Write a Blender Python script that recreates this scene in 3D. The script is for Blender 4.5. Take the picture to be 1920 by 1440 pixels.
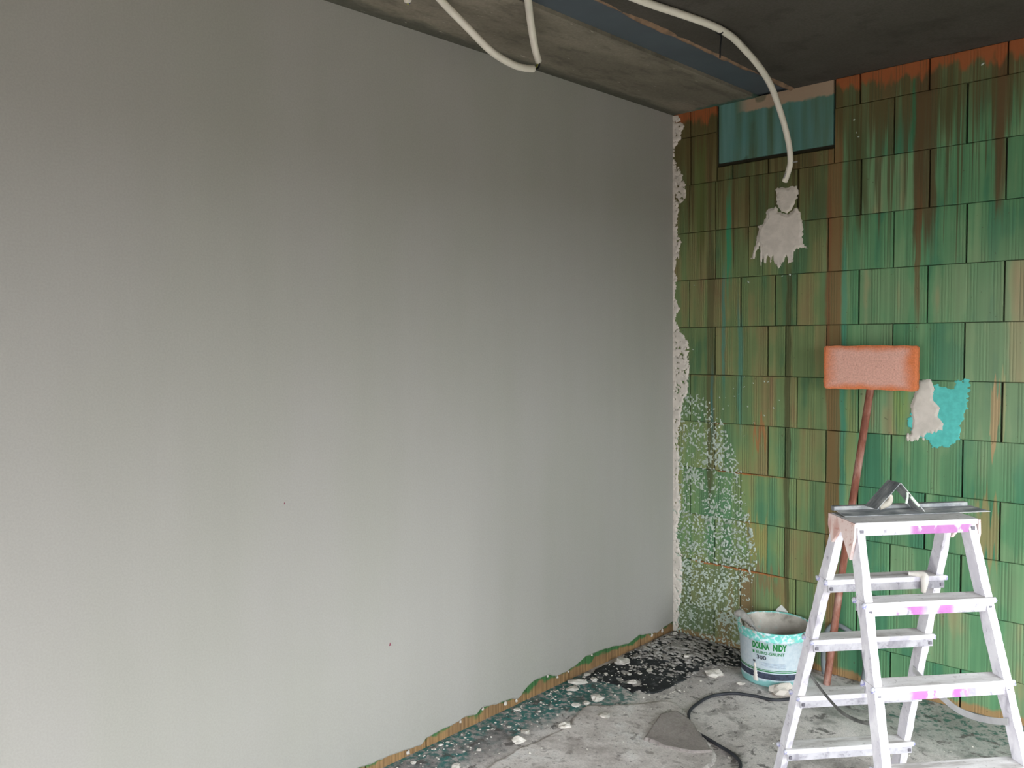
import bpy, bmesh, math, random
import numpy as np
from mathutils import Vector, Matrix

random.seed(7)
rng = np.random.default_rng(11)
scene = bpy.context.scene
col = scene.collection
for o in list(bpy.data.objects):
    bpy.data.objects.remove(o)

# ------------------------------------------------------------------ camera, sky, exposure
IMG_W = 1920.0
FOCAL_PX = 1582.08
YAW, PITCH, ROLL = 0.7599, -0.0558, -0.0117
CAM = Vector((2.5175, -3.9221, 1.638))
fw = Vector((-math.sin(YAW) * math.cos(PITCH), math.cos(YAW) * math.cos(PITCH), math.sin(PITCH)))
rt = Vector((math.cos(YAW), math.sin(YAW), 0))
up = rt.cross(fw)
r2 = rt * math.cos(ROLL) + up * math.sin(ROLL)
u2 = up * math.cos(ROLL) - rt * math.sin(ROLL)
cam_data = bpy.data.cameras.new('camera')
cam_data.sensor_width = 36.0
cam_data.lens = FOCAL_PX / IMG_W * 36.0
cam_data.clip_start = 0.05
cam = bpy.data.objects.new('camera', cam_data)
col.objects.link(cam)
M = Matrix.Identity(4)
for i in range(3):
    M[i][0], M[i][1], M[i][2], M[i][3] = r2[i], u2[i], -fw[i], CAM[i]
cam.matrix_world = M
scene.camera = cam

scene.view_settings.view_transform = 'Standard'
scene.view_settings.look = 'None'
scene.view_settings.gamma = 1.0
scene.view_settings.use_curve_mapping = False
EXPOSURE = 3.27
scene.view_settings.exposure = EXPOSURE

# overcast sky: brightness rises evenly from the horizon to the zenith
SKY_STRENGTH = 3.3
world = bpy.data.worlds.new('overcast_sky')
scene.world = world
world.use_nodes = True
wt = world.node_tree
wt.nodes.clear()
wo = wt.nodes.new('ShaderNodeOutputWorld')
bg = wt.nodes.new('ShaderNodeBackground')
tc = wt.nodes.new('ShaderNodeTexCoord')
sx = wt.nodes.new('ShaderNodeSeparateXYZ')
mr = wt.nodes.new('ShaderNodeMapRange')
mr.inputs['From Min'].default_value = 0.0
mr.inputs['From Max'].default_value = 1.0
mr.inputs['To Min'].default_value = 0.36
mr.inputs['To Max'].default_value = 1.0
ml = wt.nodes.new('ShaderNodeMath')
ml.operation = 'MULTIPLY'
ml.inputs[1].default_value = SKY_STRENGTH
wt.links.new(tc.outputs['Generated'], sx.inputs[0])
wt.links.new(sx.outputs['Z'], mr.inputs['Value'])
wt.links.new(mr.outputs['Result'], ml.inputs[0])
wt.links.new(ml.outputs[0], bg.inputs['Strength'])
bg.inputs['Color'].default_value = (0.91, 0.965, 1.0, 1)
wt.links.new(bg.outputs[0], wo.inputs['Surface'])

# room layout: plastered wall x = 0, brick wall y = 0, window wall behind the camera
ROOM_X, ROOM_Y, H = 3.9, -6.3, 2.8116
# window openings out of view: wall, start and end along the wall, sill and head height
OPEN = [('left', -6.0, -4.1, 0.05, 2.12), ('right', -3.2, -0.9, 0.3, 2.18), ('front', 1.3, 3.7, 0.05, 2.12)]  # right opening is added to brighten the plaster; sizes are set for the light
for wl, a0, a1, zz0, zz1 in OPEN:
    pd = bpy.data.lights.new('window_portal', 'AREA')
    pd.shape = 'RECTANGLE'
    pd.size = a1 - a0
    pd.size_y = zz1 - zz0
    pd.cycles.is_portal = True
    po = bpy.data.objects.new('window_portal', pd)
    mid, zm = (a0 + a1) / 2, (zz0 + zz1) / 2
    if wl == 'front':
        po.location, po.rotation_euler = (mid, ROOM_Y - 0.12, zm), (math.radians(90), 0, 0)
    elif wl == 'left':
        po.location, po.rotation_euler = (-0.12, mid, zm), (math.radians(90), 0, math.radians(-90))
    else:
        po.location, po.rotation_euler = (ROOM_X + 0.12, mid, zm), (math.radians(90), 0, math.radians(90))
    col.objects.link(po)


# ------------------------------------------------------------------ node helper
def lin(c):
    if isinstance(c, str):
        c = [int(c[i:i + 2], 16) / 255 for i in (0, 2, 4)]
    return tuple((v / 12.92 if v <= 0.04045 else ((v + 0.055) / 1.055) ** 2.4) for v in c) + (1.0,)


class Mat:
    def __init__(self, name, rough=0.8, metal=0.0, spec=0.3):
        self.m = bpy.data.materials.new(name)
        self.m.use_nodes = True
        self.t = self.m.node_tree
        self.b = self.t.nodes['Principled BSDF']
        self.b.inputs['Roughness'].default_value = rough
        self.b.inputs['Metallic'].default_value = metal
        self.b.inputs['Specular IOR Level'].default_value = spec
        self._pos = None
        self._obj = None

    def n(self, t):
        return self.t.nodes.new(t)

    def link(self, a, s):
        if hasattr(a, 'is_output'):
            self.t.links.new(a, s)
        elif isinstance(a, (tuple, list)):
            s.default_value = a if len(a) == len(s.default_value) else tuple(a)[:len(s.default_value)]
        else:
            s.default_value = a

    def pos(self):
        if not self._pos:
            self._pos = self.n('ShaderNodeNewGeometry').outputs['Position']
        return self._pos

    def obj(self):
        if not self._obj:
            self._obj = self.n('ShaderNodeTexCoord').outputs['Object']
        return self._obj

    def rand(self):
        return self.n('ShaderNodeObjectInfo').outputs['Random']

    def xyz(self, v):
        s = self.n('ShaderNodeSeparateXYZ')
        self.link(v, s.inputs[0])
        return s.outputs

    def scale(self, v, s, off=(0, 0, 0)):
        m = self.n('ShaderNodeMapping')
        self.link(v, m.inputs['Vector'])
        m.inputs['Scale'].default_value = s
        m.inputs['Location'].default_value = off
        return m.outputs[0]

    def noise(self, v, scale=5.0, detail=3.0, rough=0.55, dist=0.0):
        t = self.n('ShaderNodeTexNoise')
        self.link(v, t.inputs['Vector'])
        t.inputs['Scale'].default_value = scale
        t.inputs['Detail'].default_value = detail
        t.inputs['Roughness'].default_value = rough
        t.inputs['Distortion'].default_value = dist
        return t.outputs['Fac']

    def math(self, op, a, b=0.0, clamp=False):
        m = self.n('ShaderNodeMath')
        m.operation = op
        m.use_clamp = clamp
        self.link(a, m.inputs[0])
        self.link(b, m.inputs[1])
        return m.outputs[0]

    def step(self, v, a, b, lo=0.0, hi=1.0):
        m = self.n('ShaderNodeMapRange')
        m.interpolation_type = 'SMOOTHSTEP'
        self.link(v, m.inputs['Value'])
        if a > b:
            a, b, lo, hi = b, a, hi, lo
        m.inputs['From Min'].default_value = a
        m.inputs['From Max'].default_value = b
        m.inputs['To Min'].default_value = lo
        m.inputs['To Max'].default_value = hi
        return m.outputs['Result']

    def ramp(self, f, stops):
        r = self.n('ShaderNodeValToRGB')
        e = r.color_ramp.elements
        while len(e) < len(stops):
            e.new(0.5)
        for el, (p, c) in zip(e, stops):
            el.position = p
            el.color = lin(c) if isinstance(c, str) else c
        self.link(f, r.inputs[0])
        return r.outputs[0]

    def mix(self, f, a, b, mode='MIX'):
        m = self.n('ShaderNodeMix')
        m.data_type = 'RGBA'
        m.blend_type = mode
        self.link(f, m.inputs[0])
        self.link(lin(a) if isinstance(a, str) else a, m.inputs[6])
        self.link(lin(b) if isinstance(b, str) else b, m.inputs[7])
        return m.outputs[2]

    def mul(self, c, f):
        """colour times a scalar"""
        m = self.n('ShaderNodeVectorMath')
        m.operation = 'SCALE'
        self.link(c, m.inputs[0])
        self.link(f, m.inputs['Scale'])
        return m.outputs[0]

    def color(self, c):
        self.link(lin(c) if isinstance(c, str) else c, self.b.inputs['Base Color'])
        return self

    def bump(self, h, strength=0.3, dist=0.01):
        b = self.n('ShaderNodeBump')
        b.inputs['Strength'].default_value = strength
        b.inputs['Distance'].default_value = dist
        self.link(h, b.inputs['Height'])
        self.t.links.new(b.outputs[0], self.b.inputs['Normal'])
        return self


def simple(name, c, rough=0.7, metal=0.0, var=0.12, scale=30.0, bump=0.0, spec=0.3, world_space=False):
    m = Mat(name, rough, metal, spec)
    v = m.pos() if world_space else m.obj()
    f = m.noise(v, scale, 4)
    k = m.step(f, 0.3, 0.7, 1 - var, 1 + var)
    m.color(m.mul(lin(c), k))
    if bump:
        m.bump(f, bump, 0.004)
    return m.m


# ------------------------------------------------------------------ materials
def mat_plaster():
    m = Mat('grey_plaster', 0.82, 0, 0.2)
    p = m.pos()
    a = m.noise(m.scale(p, (1, 1.3, 0.5)), 1.6, 3)
    b = m.noise(m.scale(p, (1, 3.2, 0.22)), 3.0, 3)
    c = m.noise(p, 170, 2)
    k = m.step(a, 0.25, 0.75, 0.98, 1.02)
    k2 = m.step(b, 0.3, 0.7, 0.99, 1.01)
    k3 = m.step(c, 0.3, 0.7, 0.97, 1.03)
    k = m.math('MULTIPLY', m.math('MULTIPLY', k, k2), k3)
    base = m.mix(m.step(a, 0.35, 0.65), '9c9a93', '9d9a95')
    m.color(m.mul(base, k))
    h = m.math('ADD', m.math('MULTIPLY', m.noise(p, 7, 4), 0.5), m.math('MULTIPLY', c, 0.07))
    m.bump(h, 0.16, 0.008)
    return m.m


def mat_lump(name='dry_plaster', a='d8d2cb', b='c6bfb6'):
    m = Mat(name, 0.9, 0, 0.15)
    p = m.pos()
    f = m.noise(p, 22, 4)
    g = m.noise(p, 140, 2)
    m.color(m.mix(m.step(f, 0.35, 0.65), a, b))
    m.bump(m.math('ADD', f, m.math('MULTIPLY', g, 0.4)), 0.35, 0.004)
    return m.m


def mat_brick():
    """hollow clay blocks under a green primer that ran down in streaks"""
    m = Mat('green_primed_brick', 0.72, 0, 0.25)
    p = m.pos()
    X, Y, Z = m.xyz(p)
    o = m.obj()
    oX, oY, oZ = m.xyz(o)
    r = m.rand()
    # block-by-block shift of the pattern
    cmb = m.n('ShaderNodeCombineXYZ')
    m.link(m.math('ADD', X, m.math('MULTIPLY', r, 3.0)), cmb.inputs[0])
    m.link(m.math('MULTIPLY', r, 7.0), cmb.inputs[1])
    m.link(Z, cmb.inputs[2])
    pb = cmb.outputs[0]
    n1 = m.noise(m.scale(pb, (15, 1, 0.35)), 1.0, 2, 0.5)
    n2 = m.noise(m.scale(p, (5, 1, 3)), 1.0, 3, 0.5)
    n3 = m.noise(m.scale(p, (70, 1, 1.4)), 1.0, 3, 0.6)
    n4 = m.noise(m.scale(pb, (34, 1, 0.8)), 1.0, 2, 0.6)
    tone = m.math('ADD', m.math('ADD', m.math('MULTIPLY', n1, 0.50), 0.10), m.math('MULTIPLY', n2, 0.45))
    tone = m.math('ADD', tone, m.math('MULTIPLY', m.math('SUBTRACT', r, 0.5), 0.16))
    tone = m.math('SUBTRACT', tone, m.step(X, 0.8, 1.1, 0.09, 0.115))
    right = m.ramp(tone, [(0.27, '437a5c'), (0.37, '4a7d5c'), (0.40, '57855f'), (0.47, '5e8a63'), (0.50, '6c9068'), (0.57, '73906a'), (0.61, '86906a'), (0.68, '8c8a66'), (0.76, '9a8466')])
    left = m.ramp(tone, [(0.27, '47694a'), (0.37, '55704c'), (0.40, '64774e'), (0.47, '6b7a50'), (0.50, '787c52'), (0.57, '7d7650'), (0.61, '7f6c4c'), (0.70, '7a5c42')])
    side = m.step(m.math('ADD', X, m.math('MULTIPLY', m.math('SUBTRACT', n2, 0.5), 0.3)), 0.80, 0.98)
    c = m.mix(side, left, right)
    # the dry-brushed lower left part is greener again
    low = m.math('MULTIPLY', m.step(Z, 1.55, 0.8), m.step(X, 0.95, 0.55))
    c = m.mix(m.math('MULTIPLY', low, 0.75), c, m.ramp(tone, [(0.3, '4a7f60'), (0.42, '5c8862'), (0.46, '6b8e62'), (0.54, '7b935e'), (0.58, '868c5c'), (0.7, '8f825a')]))
    # fine vertical streaks
    c = m.mul(c, m.step(n3, 0.3, 0.7, 0.89, 1.07))
    c = m.mul(c, m.step(n4, 0.3, 0.7, 0.90, 1.07))

    wob = m.math('MULTIPLY', m.math('SUBTRACT', m.noise(m.scale(p, (9, 1, 4)), 1.0, 3), 0.5), 0.035)
    Xw = m.math('ADD', X, wob)
    zj = m.math('MULTIPLY', m.math('SUBTRACT', m.noise(m.scale(p, (55, 1, 2)), 1.0, 2), 0.5), 0.55)
    Zw = m.math('ADD', Z, zj)

    # dark brown runs, dense towards the top where the primer was slopped on
    d1 = m.noise(m.scale(p, (38, 1, 0.55)), 1.0, 3, 0.65)
    amt = m.step(Z, 1.35, 2.75)
    thr = m.math('SUBTRACT', 0.70, m.math('MULTIPLY', amt, 0.25))
    run = m.step(m.math('SUBTRACT', d1, thr), 0.0, 0.06)
    run = m.math('MULTIPLY', run, m.step(Z, 1.2, 1.9))
    c = m.mix(m.math('MULTIPLY', run, 0.72), c, '4f4229')
    # big brown wash above
    wash = m.step(Zw, 2.42, 2.66)
    c = m.mix(m.math('MULTIPLY', wash, 0.70), c, '5a4a2b')
    washL = m.math('MULTIPLY', m.step(Zw, 1.95, 2.35), m.step(X, 0.98, 0.80))
    c = m.mix(m.math('MULTIPLY', washL, 0.55), c, '54492a')

    def band(x0, x1, z0, z1, colr, k, soft=0.006, zs=0.12):
        nonlocal c
        a = m.math('MULTIPLY', m.step(Xw, x0 - soft, x0 + soft), m.step(Xw, x1 + soft, x1 - soft))
        b = m.math('MULTIPLY', m.step(Zw, z0 - zs, z0 + zs), m.step(Zw, z1 + zs, z1 - zs))
        f = m.math('MULTIPLY', m.math('MULTIPLY', a, b), m.math('MULTIPLY', k, m.step(n3, 0.2, 0.6, 0.72, 1.0)))
        c = m.mix(f, c, colr)

    # runs with a place of their own: x0, x1, z0, z1
    band(0.845, 0.915, -0.2, 2.55, '7a5a38', 0.85)
    band(0.838, 0.860, 1.4, 2.3, '7a4a30', 0.6)
    band(0.640, 0.668, 0.0, 1.95, '4a4a2e', 0.85, 0.004)
    band(0.205, 0.250, 0.75, 2.1, '514b30', 0.75)
    band(0.320, 0.345, 1.85, 2.35, '1f8a66', 0.85, 0.004)
    band(0.293, 0.312, 1.35, 2.0, '2a7f74', 0.6, 0.004)
    band(0.382, 0.408, 1.2, 1.75, '327c78', 0.5, 0.006)
    band(0.230, 0.244, 1.1, 1.45, '30777a', 0.55, 0.004)
    band(0.917, 0.938, 0.5, 2.05, '3c8a76', 0.55, 0.007)
    band(0.940, 1.01, 0.3, 1.7, '6a9a6a', 0.4, 0.01)
    band(1.225, 1.318, 2.05, 2.80, '57452c', 0.92, 0.006)
    band(1.238, 1.260, 1.75, 2.2, '6b4a2e', 0.8, 0.003)
    band(1.215, 1.230, 2.48, 2.76, '2f6a48', 0.8, 0.004, 0.03)
    band(1.33, 1.40, 2.45, 2.72, '4a4a2c', 0.6, 0.01)
    band(1.545, 1.585, 2.2, 2.8, '5f472e', 0.8, 0.006)
    band(0.93, 1.03, 2.15, 2.6, '4a4526', 0.75, 0.012)
    band(0.13, 0.20, 2.1, 2.66, '5a6b38', 0.5, 0.01)
    band(1.545, 1.580, 1.18, 1.43, 'b08a62', 0.85, 0.002, 0.01)
    band(1.585, 1.60, 1.18, 1.43, 'a8a070', 0.6, 0.002, 0.01)
    band(1.500, 1.585, 0.69, 0.92, '98865a', 0.75, 0.01, 0.02)
    band(0.47, 0.540, 1.08, 1.18, 'a06a42', 0.8, 0.006, 0.02)
    band(0.400, 0.470, 0.18, 0.43, '8c5a3c', 0.75, 0.02, 0.03)
    band(0.47, 0.64, 0.33, 0.43, '8a6444', 0.6, 0.02, 0.03)
    band(0.44, 0.55, 0.50, 0.68, '94894f', 0.65, 0.01, 0.02)
    band(0.945, 0.99, 0.9, 1.4, '93935c', 0.6, 0.01)
    band(1.15, 1.22, 1.2, 1.4, '80924e', 0.7, 0.008)
    # pale worn area on the right hand blocks
    pale = m.math('MULTIPLY', m.step(X, 1.25, 1.6), m.math('MULTIPLY', m.step(Z, 0.9, 1.3), m.step(Z, 2.2, 1.7)))
    c = m.mix(m.math('MULTIPLY', pale, 0.28), c, 'a3a184')
    # bare orange clay: under the ceiling, over the floor, at a few block edges
    n5 = m.noise(m.scale(p, (22, 1, 5)), 1.0, 3)
    bare = m.step(m.math('ADD', Z, m.math('MULTIPLY', m.math('SUBTRACT', n5, 0.5), 0.22)), 2.735, 2.775)
    c = m.mix(m.math('MULTIPLY', bare, 0.9), c, '9a5530')
    foot = m.step(m.math('ADD', Z, m.math('MULTIPLY', m.math('SUBTRACT', n5, 0.5), 0.06)), 0.045, 0.025)
    c = m.mix(m.math('MULTIPLY', foot, 0.75), c, 'a5764f')
    grime = m.math('MULTIPLY', m.step(m.math('ADD', Z, m.math('MULTIPLY', m.math('SUBTRACT', n2, 0.5), 0.4)), 0.50, 0.36), m.step(X, 0.62, 0.45))
    c = m.mix(m.math('MULTIPLY', grime, 0.5), c, '6b6249')
    edge = m.math('MULTIPLY', m.step(m.math('ADD', oZ, m.math('MULTIPLY', n5, 0.03)), 0.128, 0.136), m.step(m.noise(m.scale(p, (3, 1, 6)), 1.0, 2), 0.5, 0.6))
    edge = m.math('MULTIPLY', edge, m.math('MULTIPLY', m.step(X, 0.66, 0.6), m.step(Z, 1.5, 1.2)))
    c = m.mix(m.math('MULTIPLY', edge, 0.9), c, 'a86436')
    # specks
    sp = m.step(m.noise(p, 55, 1), 0.74, 0.78)
    c = m.mix(m.math('MULTIPLY', sp, 0.5), c, '4c4a38')
    fl_ = m.math('MULTIPLY', m.step(m.math('SINE', m.math('MULTIPLY', oX, 2 * math.pi / 0.0125)), -0.55, -0.95), m.step(m.math('SINE', m.math('MULTIPLY', oX, 2 * math.pi / 0.098)), -0.1, 0.25))
    c = m.mix(m.math('MULTIPLY', fl_, m.step(n2, 0.3, 0.7, 0.10, 0.5)), c, '3a4a34')
    m.color(c)
    # fluted bands pressed into the clay
    ribs = m.math('SINE', m.math('MULTIPLY', oX, 2 * math.pi / 0.0125))
    zone = m.step(m.math('SINE', m.math('MULTIPLY', oX, 2 * math.pi / 0.098)), -0.1, 0.25)
    h = m.math('ADD', m.math('MULTIPLY', m.math('MULTIPLY', ribs, zone), 0.35), m.math('MULTIPLY', m.noise(p, 60, 4), 0.6))
    # dark hairlines along the flutes
    m.bump(h, 0.34, 0.004)
    return m.m


def mat_strip_brick():
    m = Mat('bare_and_primed_brick', 0.8)
    p = m.pos()
    X, Y, Z = m.xyz(p)
    n = m.noise(m.scale(p, (1, 9, 9)), 1.0, 3)
    fl = m.noise(m.scale(p, (1, 90, 2)), 1.0, 2)
    c = m.mix(m.step(n, 0.4, 0.6), '86694a', '94744f')
    g = m.step(m.math('ADD', Z, m.math('MULTIPLY', m.math('SUBTRACT', n, 0.5), 0.11)), 0.036, 0.05)
    c = m.mix(g, c, '3f6a3e')
    c = m.mul(c, m.step(fl, 0.3, 0.7, 0.62, 1.22))
    m.color(c)
    m.bump(fl, 0.5, 0.006)
    return m.m


def mat_board():
    m = Mat('teal_primed_board', 0.75)
    p = m.pos()
    X, Y, Z = m.xyz(p)
    n = m.noise(m.scale(p, (14, 1, 0.8)), 1.0, 3)
    n2 = m.noise(m.scale(p, (4, 1, 3)), 1.0, 3)
    c = m.ramp(n, [(0.3, '46583f'), (0.43, '527060'), (0.55, '58807a'), (0.68, '668c86')])
    c = m.mix(m.step(n2, 0.45, 0.7, 0, 0.5), c, '4a827c')
    n3 = m.noise(m.scale(p, (16, 1, 8)), 1.0, 3)
    top = m.step(m.math('ADD', Z, m.math('MULTIPLY', m.math('SUBTRACT', n3, 0.5), 0.07)), 2.742, 2.756)
    c = m.mix(m.math('MULTIPLY', top, m.step(X, 0.36, 0.44)), c, 'a08a74')
    blot = m.step(m.noise(p, 9, 1), 0.68, 0.74)
    c = m.mix(m.math('MULTIPLY', blot, 0.6), c, '3a4a34')
    m.color(c)
    m.bump(m.noise(p, 90, 3), 0.2, 0.004)
    return m.m


def mat_concrete(name, a, b, dark, scale=2.2, streak=(1, 1, 1), spots=0.5):
    m = Mat(name, 0.85, 0, 0.2)
    p = m.scale(m.pos(), streak)
    n = m.noise(p, scale, 5, 0.6)
    n2 = m.noise(p, scale * 4.3, 4, 0.6)
    n3 = m.noise(m.pos(), 110, 2)
    c = m.mix(m.step(n, 0.35, 0.65), a, b)
    c = m.mix(m.math('MULTIPLY', m.step(n2, 0.52, 0.68), spots), c, dark)
    c = m.mul(c, m.step(n3, 0.3, 0.7, 0.9, 1.1))
    m.color(c)
    m.bump(m.math('ADD', n2, m.math('MULTIPLY', n3, 0.3)), 0.25, 0.008)
    return m.m


def mat_soffit():
    m = Mat('beam_soffit_concrete', 0.85, 0, 0.2)
    p = m.pos()
    X, Y, Z = m.xyz(p)
    ps = m.scale(p, (1.8, 0.6, 1))
    n = m.noise(ps, 2.0, 5, 0.6)
    n2 = m.noise(ps, 8.0, 4, 0.6)
    n3 = m.noise(p, 90, 2)
    c = m.mix(m.step(n, 0.35, 0.65), '857d6f', '6c665a')
    c = m.mix(m.step(n2, 0.50, 0.68, 0, 0.5), c, '524e44')
    # smears of primer and damp next to the plastered wall, teal over the bricks
    e = m.step(m.math('ADD', X, m.math('MULTIPLY', m.math('SUBTRACT', n2, 0.5), 0.16)), 0.085, 0.03)
    c = m.mix(m.math('MULTIPLY', e, 0.75), c, '3f423a')
    t = m.step(m.math('ADD', Y, m.math('MULTIPLY', m.math('SUBTRACT', n2, 0.5), 0.12)), -0.05, -0.01)
    c = m.mix(m.math('MULTIPLY', t, m.step(X, 0.08, 0.2, 0.1, 0.75)), c, '2f5c50')
    w_ = m.step(m.noise(m.scale(p, (1, 0.4, 1)), 42, 3), 0.68, 0.72)
    c = m.mix(m.math('MULTIPLY', w_, 0.45), c, 'b0aa9c')
    c = m.mul(c, m.step(n3, 0.3, 0.7, 0.92, 1.08))
    m.color(c)
    m.bump(m.math('ADD', n2, m.math('MULTIPLY', n3, 0.3)), 0.25, 0.008)
    return m.m


def mat_floor():
    m = Mat('stained_concrete_floor', 0.78, 0, 0.3)
    p = m.pos()
    X, Y, Z = m.xyz(p)
    n = m.noise(p, 3.2, 5, 0.62)
    n2 = m.noise(p, 9.0, 5, 0.65, 0.4)
    n3 = m.noise(p, 33, 4, 0.6)
    n4 = m.noise(p, 150, 2)
    c = m.ramp(n, [(0.30, 'a59c99'), (0.44, 'cbc2bf'), (0.56, 'dcd4d1'), (0.70, 'e4ddda')])
    c = m.mix(m.step(n2, 0.50, 0.64, 0, 0.62), c, '8b8380')
    c = m.mix(m.step(n2, 0.44, 0.33, 0, 0.5), c, 'd6cfc9')
    c = m.mix(m.step(n3, 0.58, 0.70, 0, 0.6), c, '6a6561')
    # grey-green spill running along the back wall
    wj = m.math('MULTIPLY', m.math('SUBTRACT', n2, 0.5), 0.5)
    back = m.step(m.math('ADD', Y, wj), -0.62, -0.30)
    back = m.math('MULTIPLY', back, m.step(X, 0.85, 1.05))
    c = m.mix(m.math('MULTIPLY', back, 0.5), c, '6f7a70')
    ts = m.math('MULTIPLY', m.step(n3, 0.50, 0.58), m.math('MULTIPLY', m.step(m.math('ADD', Y, wj), -0.42, -0.15), m.step(X, 1.0, 1.2)))
    c = m.mix(m.math('MULTIPLY', ts, 0.8), c, '2c6658')
    # teal primer spilt along the plastered wall, dark dirt around it
    xs = m.math('ADD', X, m.math('MULTIPLY', m.math('SUBTRACT', n2, 0.5), 0.30))
    ys = m.math('MULTIPLY', m.step(Y, -2.6, -2.2), m.step(Y, -0.72, -0.86))
    dirt = m.math('MULTIPLY', m.step(xs, 0.30, 0.12), ys)
    c = m.mix(m.math('MULTIPLY', dirt, m.step(n3, 0.35, 0.65, 0.45, 0.85)), c, '565a5c')
    tl = m.math('MULTIPLY', m.step(xs, 0.24, 0.13), m.math('MULTIPLY', m.step(n, 0.38, 0.50), ys))
    c = m.mix(m.math('MULTIPLY', m.math('MULTIPLY', tl, m.step(n3, 0.40, 0.56)), 0.88), c, '2f7672')
    near = m.step(m.math('ADD', m.math('POWER', m.math('MULTIPLY', m.math('SUBTRACT', X, 0.15), 4.2), 2.0), m.math('POWER', m.math('MULTIPLY', m.math('ADD', Y, 0.95), 4.2), 2.0)), 1.2, 0.5)
    c = m.mix(m.math('MULTIPLY', near, m.step(n3, 0.40, 0.56, 0, 0.8)), c, '2a716c')
    # soot coloured dirt around the foot of the bucket and the corner
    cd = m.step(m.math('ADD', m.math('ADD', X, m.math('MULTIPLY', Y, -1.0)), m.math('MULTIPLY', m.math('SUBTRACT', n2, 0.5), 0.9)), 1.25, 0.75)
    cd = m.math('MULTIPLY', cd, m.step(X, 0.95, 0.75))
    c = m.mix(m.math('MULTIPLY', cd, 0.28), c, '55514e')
    c = m.mix(m.math('MULTIPLY', m.step(m.noise(m.scale(p, (1, 1, 1), (3.3, 1.7, 0)), 14, 5, 0.7, 0.6), 0.55, 0.64), 0.78), c, '544f4d')
    c = m.mul(c, m.step(n4, 0.3, 0.7, 0.86, 1.12))
    m.color(c)
    m.bump(m.math('ADD', n2, m.math('MULTIPLY', n3, 0.5)), 0.3, 0.008)
    return m.m


def mat_ladder(name, a, b, c_, thr=(0.56, 0.66), magenta=None):
    m = Mat(name, 0.55, 0, 0.4)
    o = m.obj()
    n = m.noise(o, 16, 4, 0.6)
    n2 = m.noise(o, 55, 4, 0.65)
    n3 = m.noise(m.scale(o, (1, 1, 0.5)), 28, 3, 0.6)
    c = m.mix(m.step(n, 0.35, 0.6), a, b)
    c = m.mix(m.math('MULTIPLY', m.step(n2, thr[0], thr[1]), m.step(n, 0.35, 0.65, 0.15, 0.75)), c, c_)
    c = m.mix(m.step(m.noise(m.scale(o, (1, 1, 0.4), (2.2, 5.1, 0.7)), 11, 3, 0.6), 0.54, 0.64, 0, 0.62), c, c_)
    if magenta:
        X, Y, Z = m.xyz(o)
        k = None
        for (u0, u1) in magenta:
            f = m.math('MULTIPLY', m.step(X, u0 - 0.012, u0 + 0.012), m.step(X, u1 + 0.012, u1 - 0.012))
            k = f if k is None else m.math('MAXIMUM', k, f)
        k = m.math('MULTIPLY', k, m.step(n3, 0.40, 0.48))
        c = m.mix(m.math('MULTIPLY', k, 0.85), c, 'a04f9a')
    m.color(c)
    m.bump(m.math('ADD', n2, m.math('MULTIPLY', n, 0.8)), 0.35, 0.004)
    return m.m


def mat_tread():
    m = Mat('dirty_ladder_tread', 0.8, 0, 0.2)
    o = m.obj()
    n = m.noise(m.scale(o, (5, 22, 5)), 1.0, 4, 0.65)
    n2 = m.noise(o, 60, 4, 0.6)
    c = m.ramp(n, [(0.32, 'aaa5a1'), (0.45, 'd0ccca'), (0.58, 'e0dddc'), (0.7, 'ebe8e8')])
    c = m.mix(m.step(n2, 0.58, 0.7, 0, 0.5), c, '7d7671')
    m.color(c)
    m.bump(n2, 0.3, 0.004)
    return m.m


def mat_bucket():
    m = Mat('white_bucket_plastic', 0.42, 0, 0.45)
    o = m.obj()
    X, Y, Z = m.xyz(o)
    n = m.noise(m.scale(o, (1, 1, 0.35)), 26, 4, 0.6)
    n2 = m.noise(o, 60, 3)
    n3 = m.noise(m.scale(o, (1, 1, 0.12)), 30, 3)
    c = m.mix(m.step(n2, 0.4, 0.6), 'd3dde4', 'c8d5de')
    # teal primer smeared around the rim and in drips, and at the foot
    rim = m.math('MULTIPLY', m.step(m.math('ADD', Z, m.math('MULTIPLY', m.math('SUBTRACT', n, 0.5), 0.07)), 0.212, 0.226), m.step(n2, 0.36, 0.52))
    c = m.mix(m.math('MULTIPLY', rim, 0.85), c, '4fc2b4')
    drip = m.math('MULTIPLY', m.step(n3, 0.66, 0.70), m.step(Z, 0.02, 0.06))
    c = m.mix(m.math('MULTIPLY', drip, 0.7), c, '6fcbc0')
    foot = m.step(m.math('ADD', Z, m.math('MULTIPLY', m.math('SUBTRACT', n, 0.5), 0.04)), 0.040, 0.026)
    c = m.mix(m.math('MULTIPLY', foot, 0.75), c, '66b8b2')
    # dried plaster over the lip
    pl = m.math('MULTIPLY', m.step(Z, 0.222, 0.236), m.step(m.noise(o, 13, 2), 0.56, 0.60))
    c = m.mix(pl, c, 'bdb3a8')
    m.color(c)
    return m.m


def mat_inner():
    m = Mat('plaster_coated_inside', 0.85)
    o = m.obj()
    n = m.noise(o, 14, 4)
    c = m.ramp(n, [(0.30, '857e75'), (0.44, 'b3aca2'), (0.58, 'c4beb5'), (0.68, 'a9c4bd')])
    m.color(c)
    m.bump(m.noise(o, 40, 3), 0.3, 0.004)
    return m.m


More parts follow.
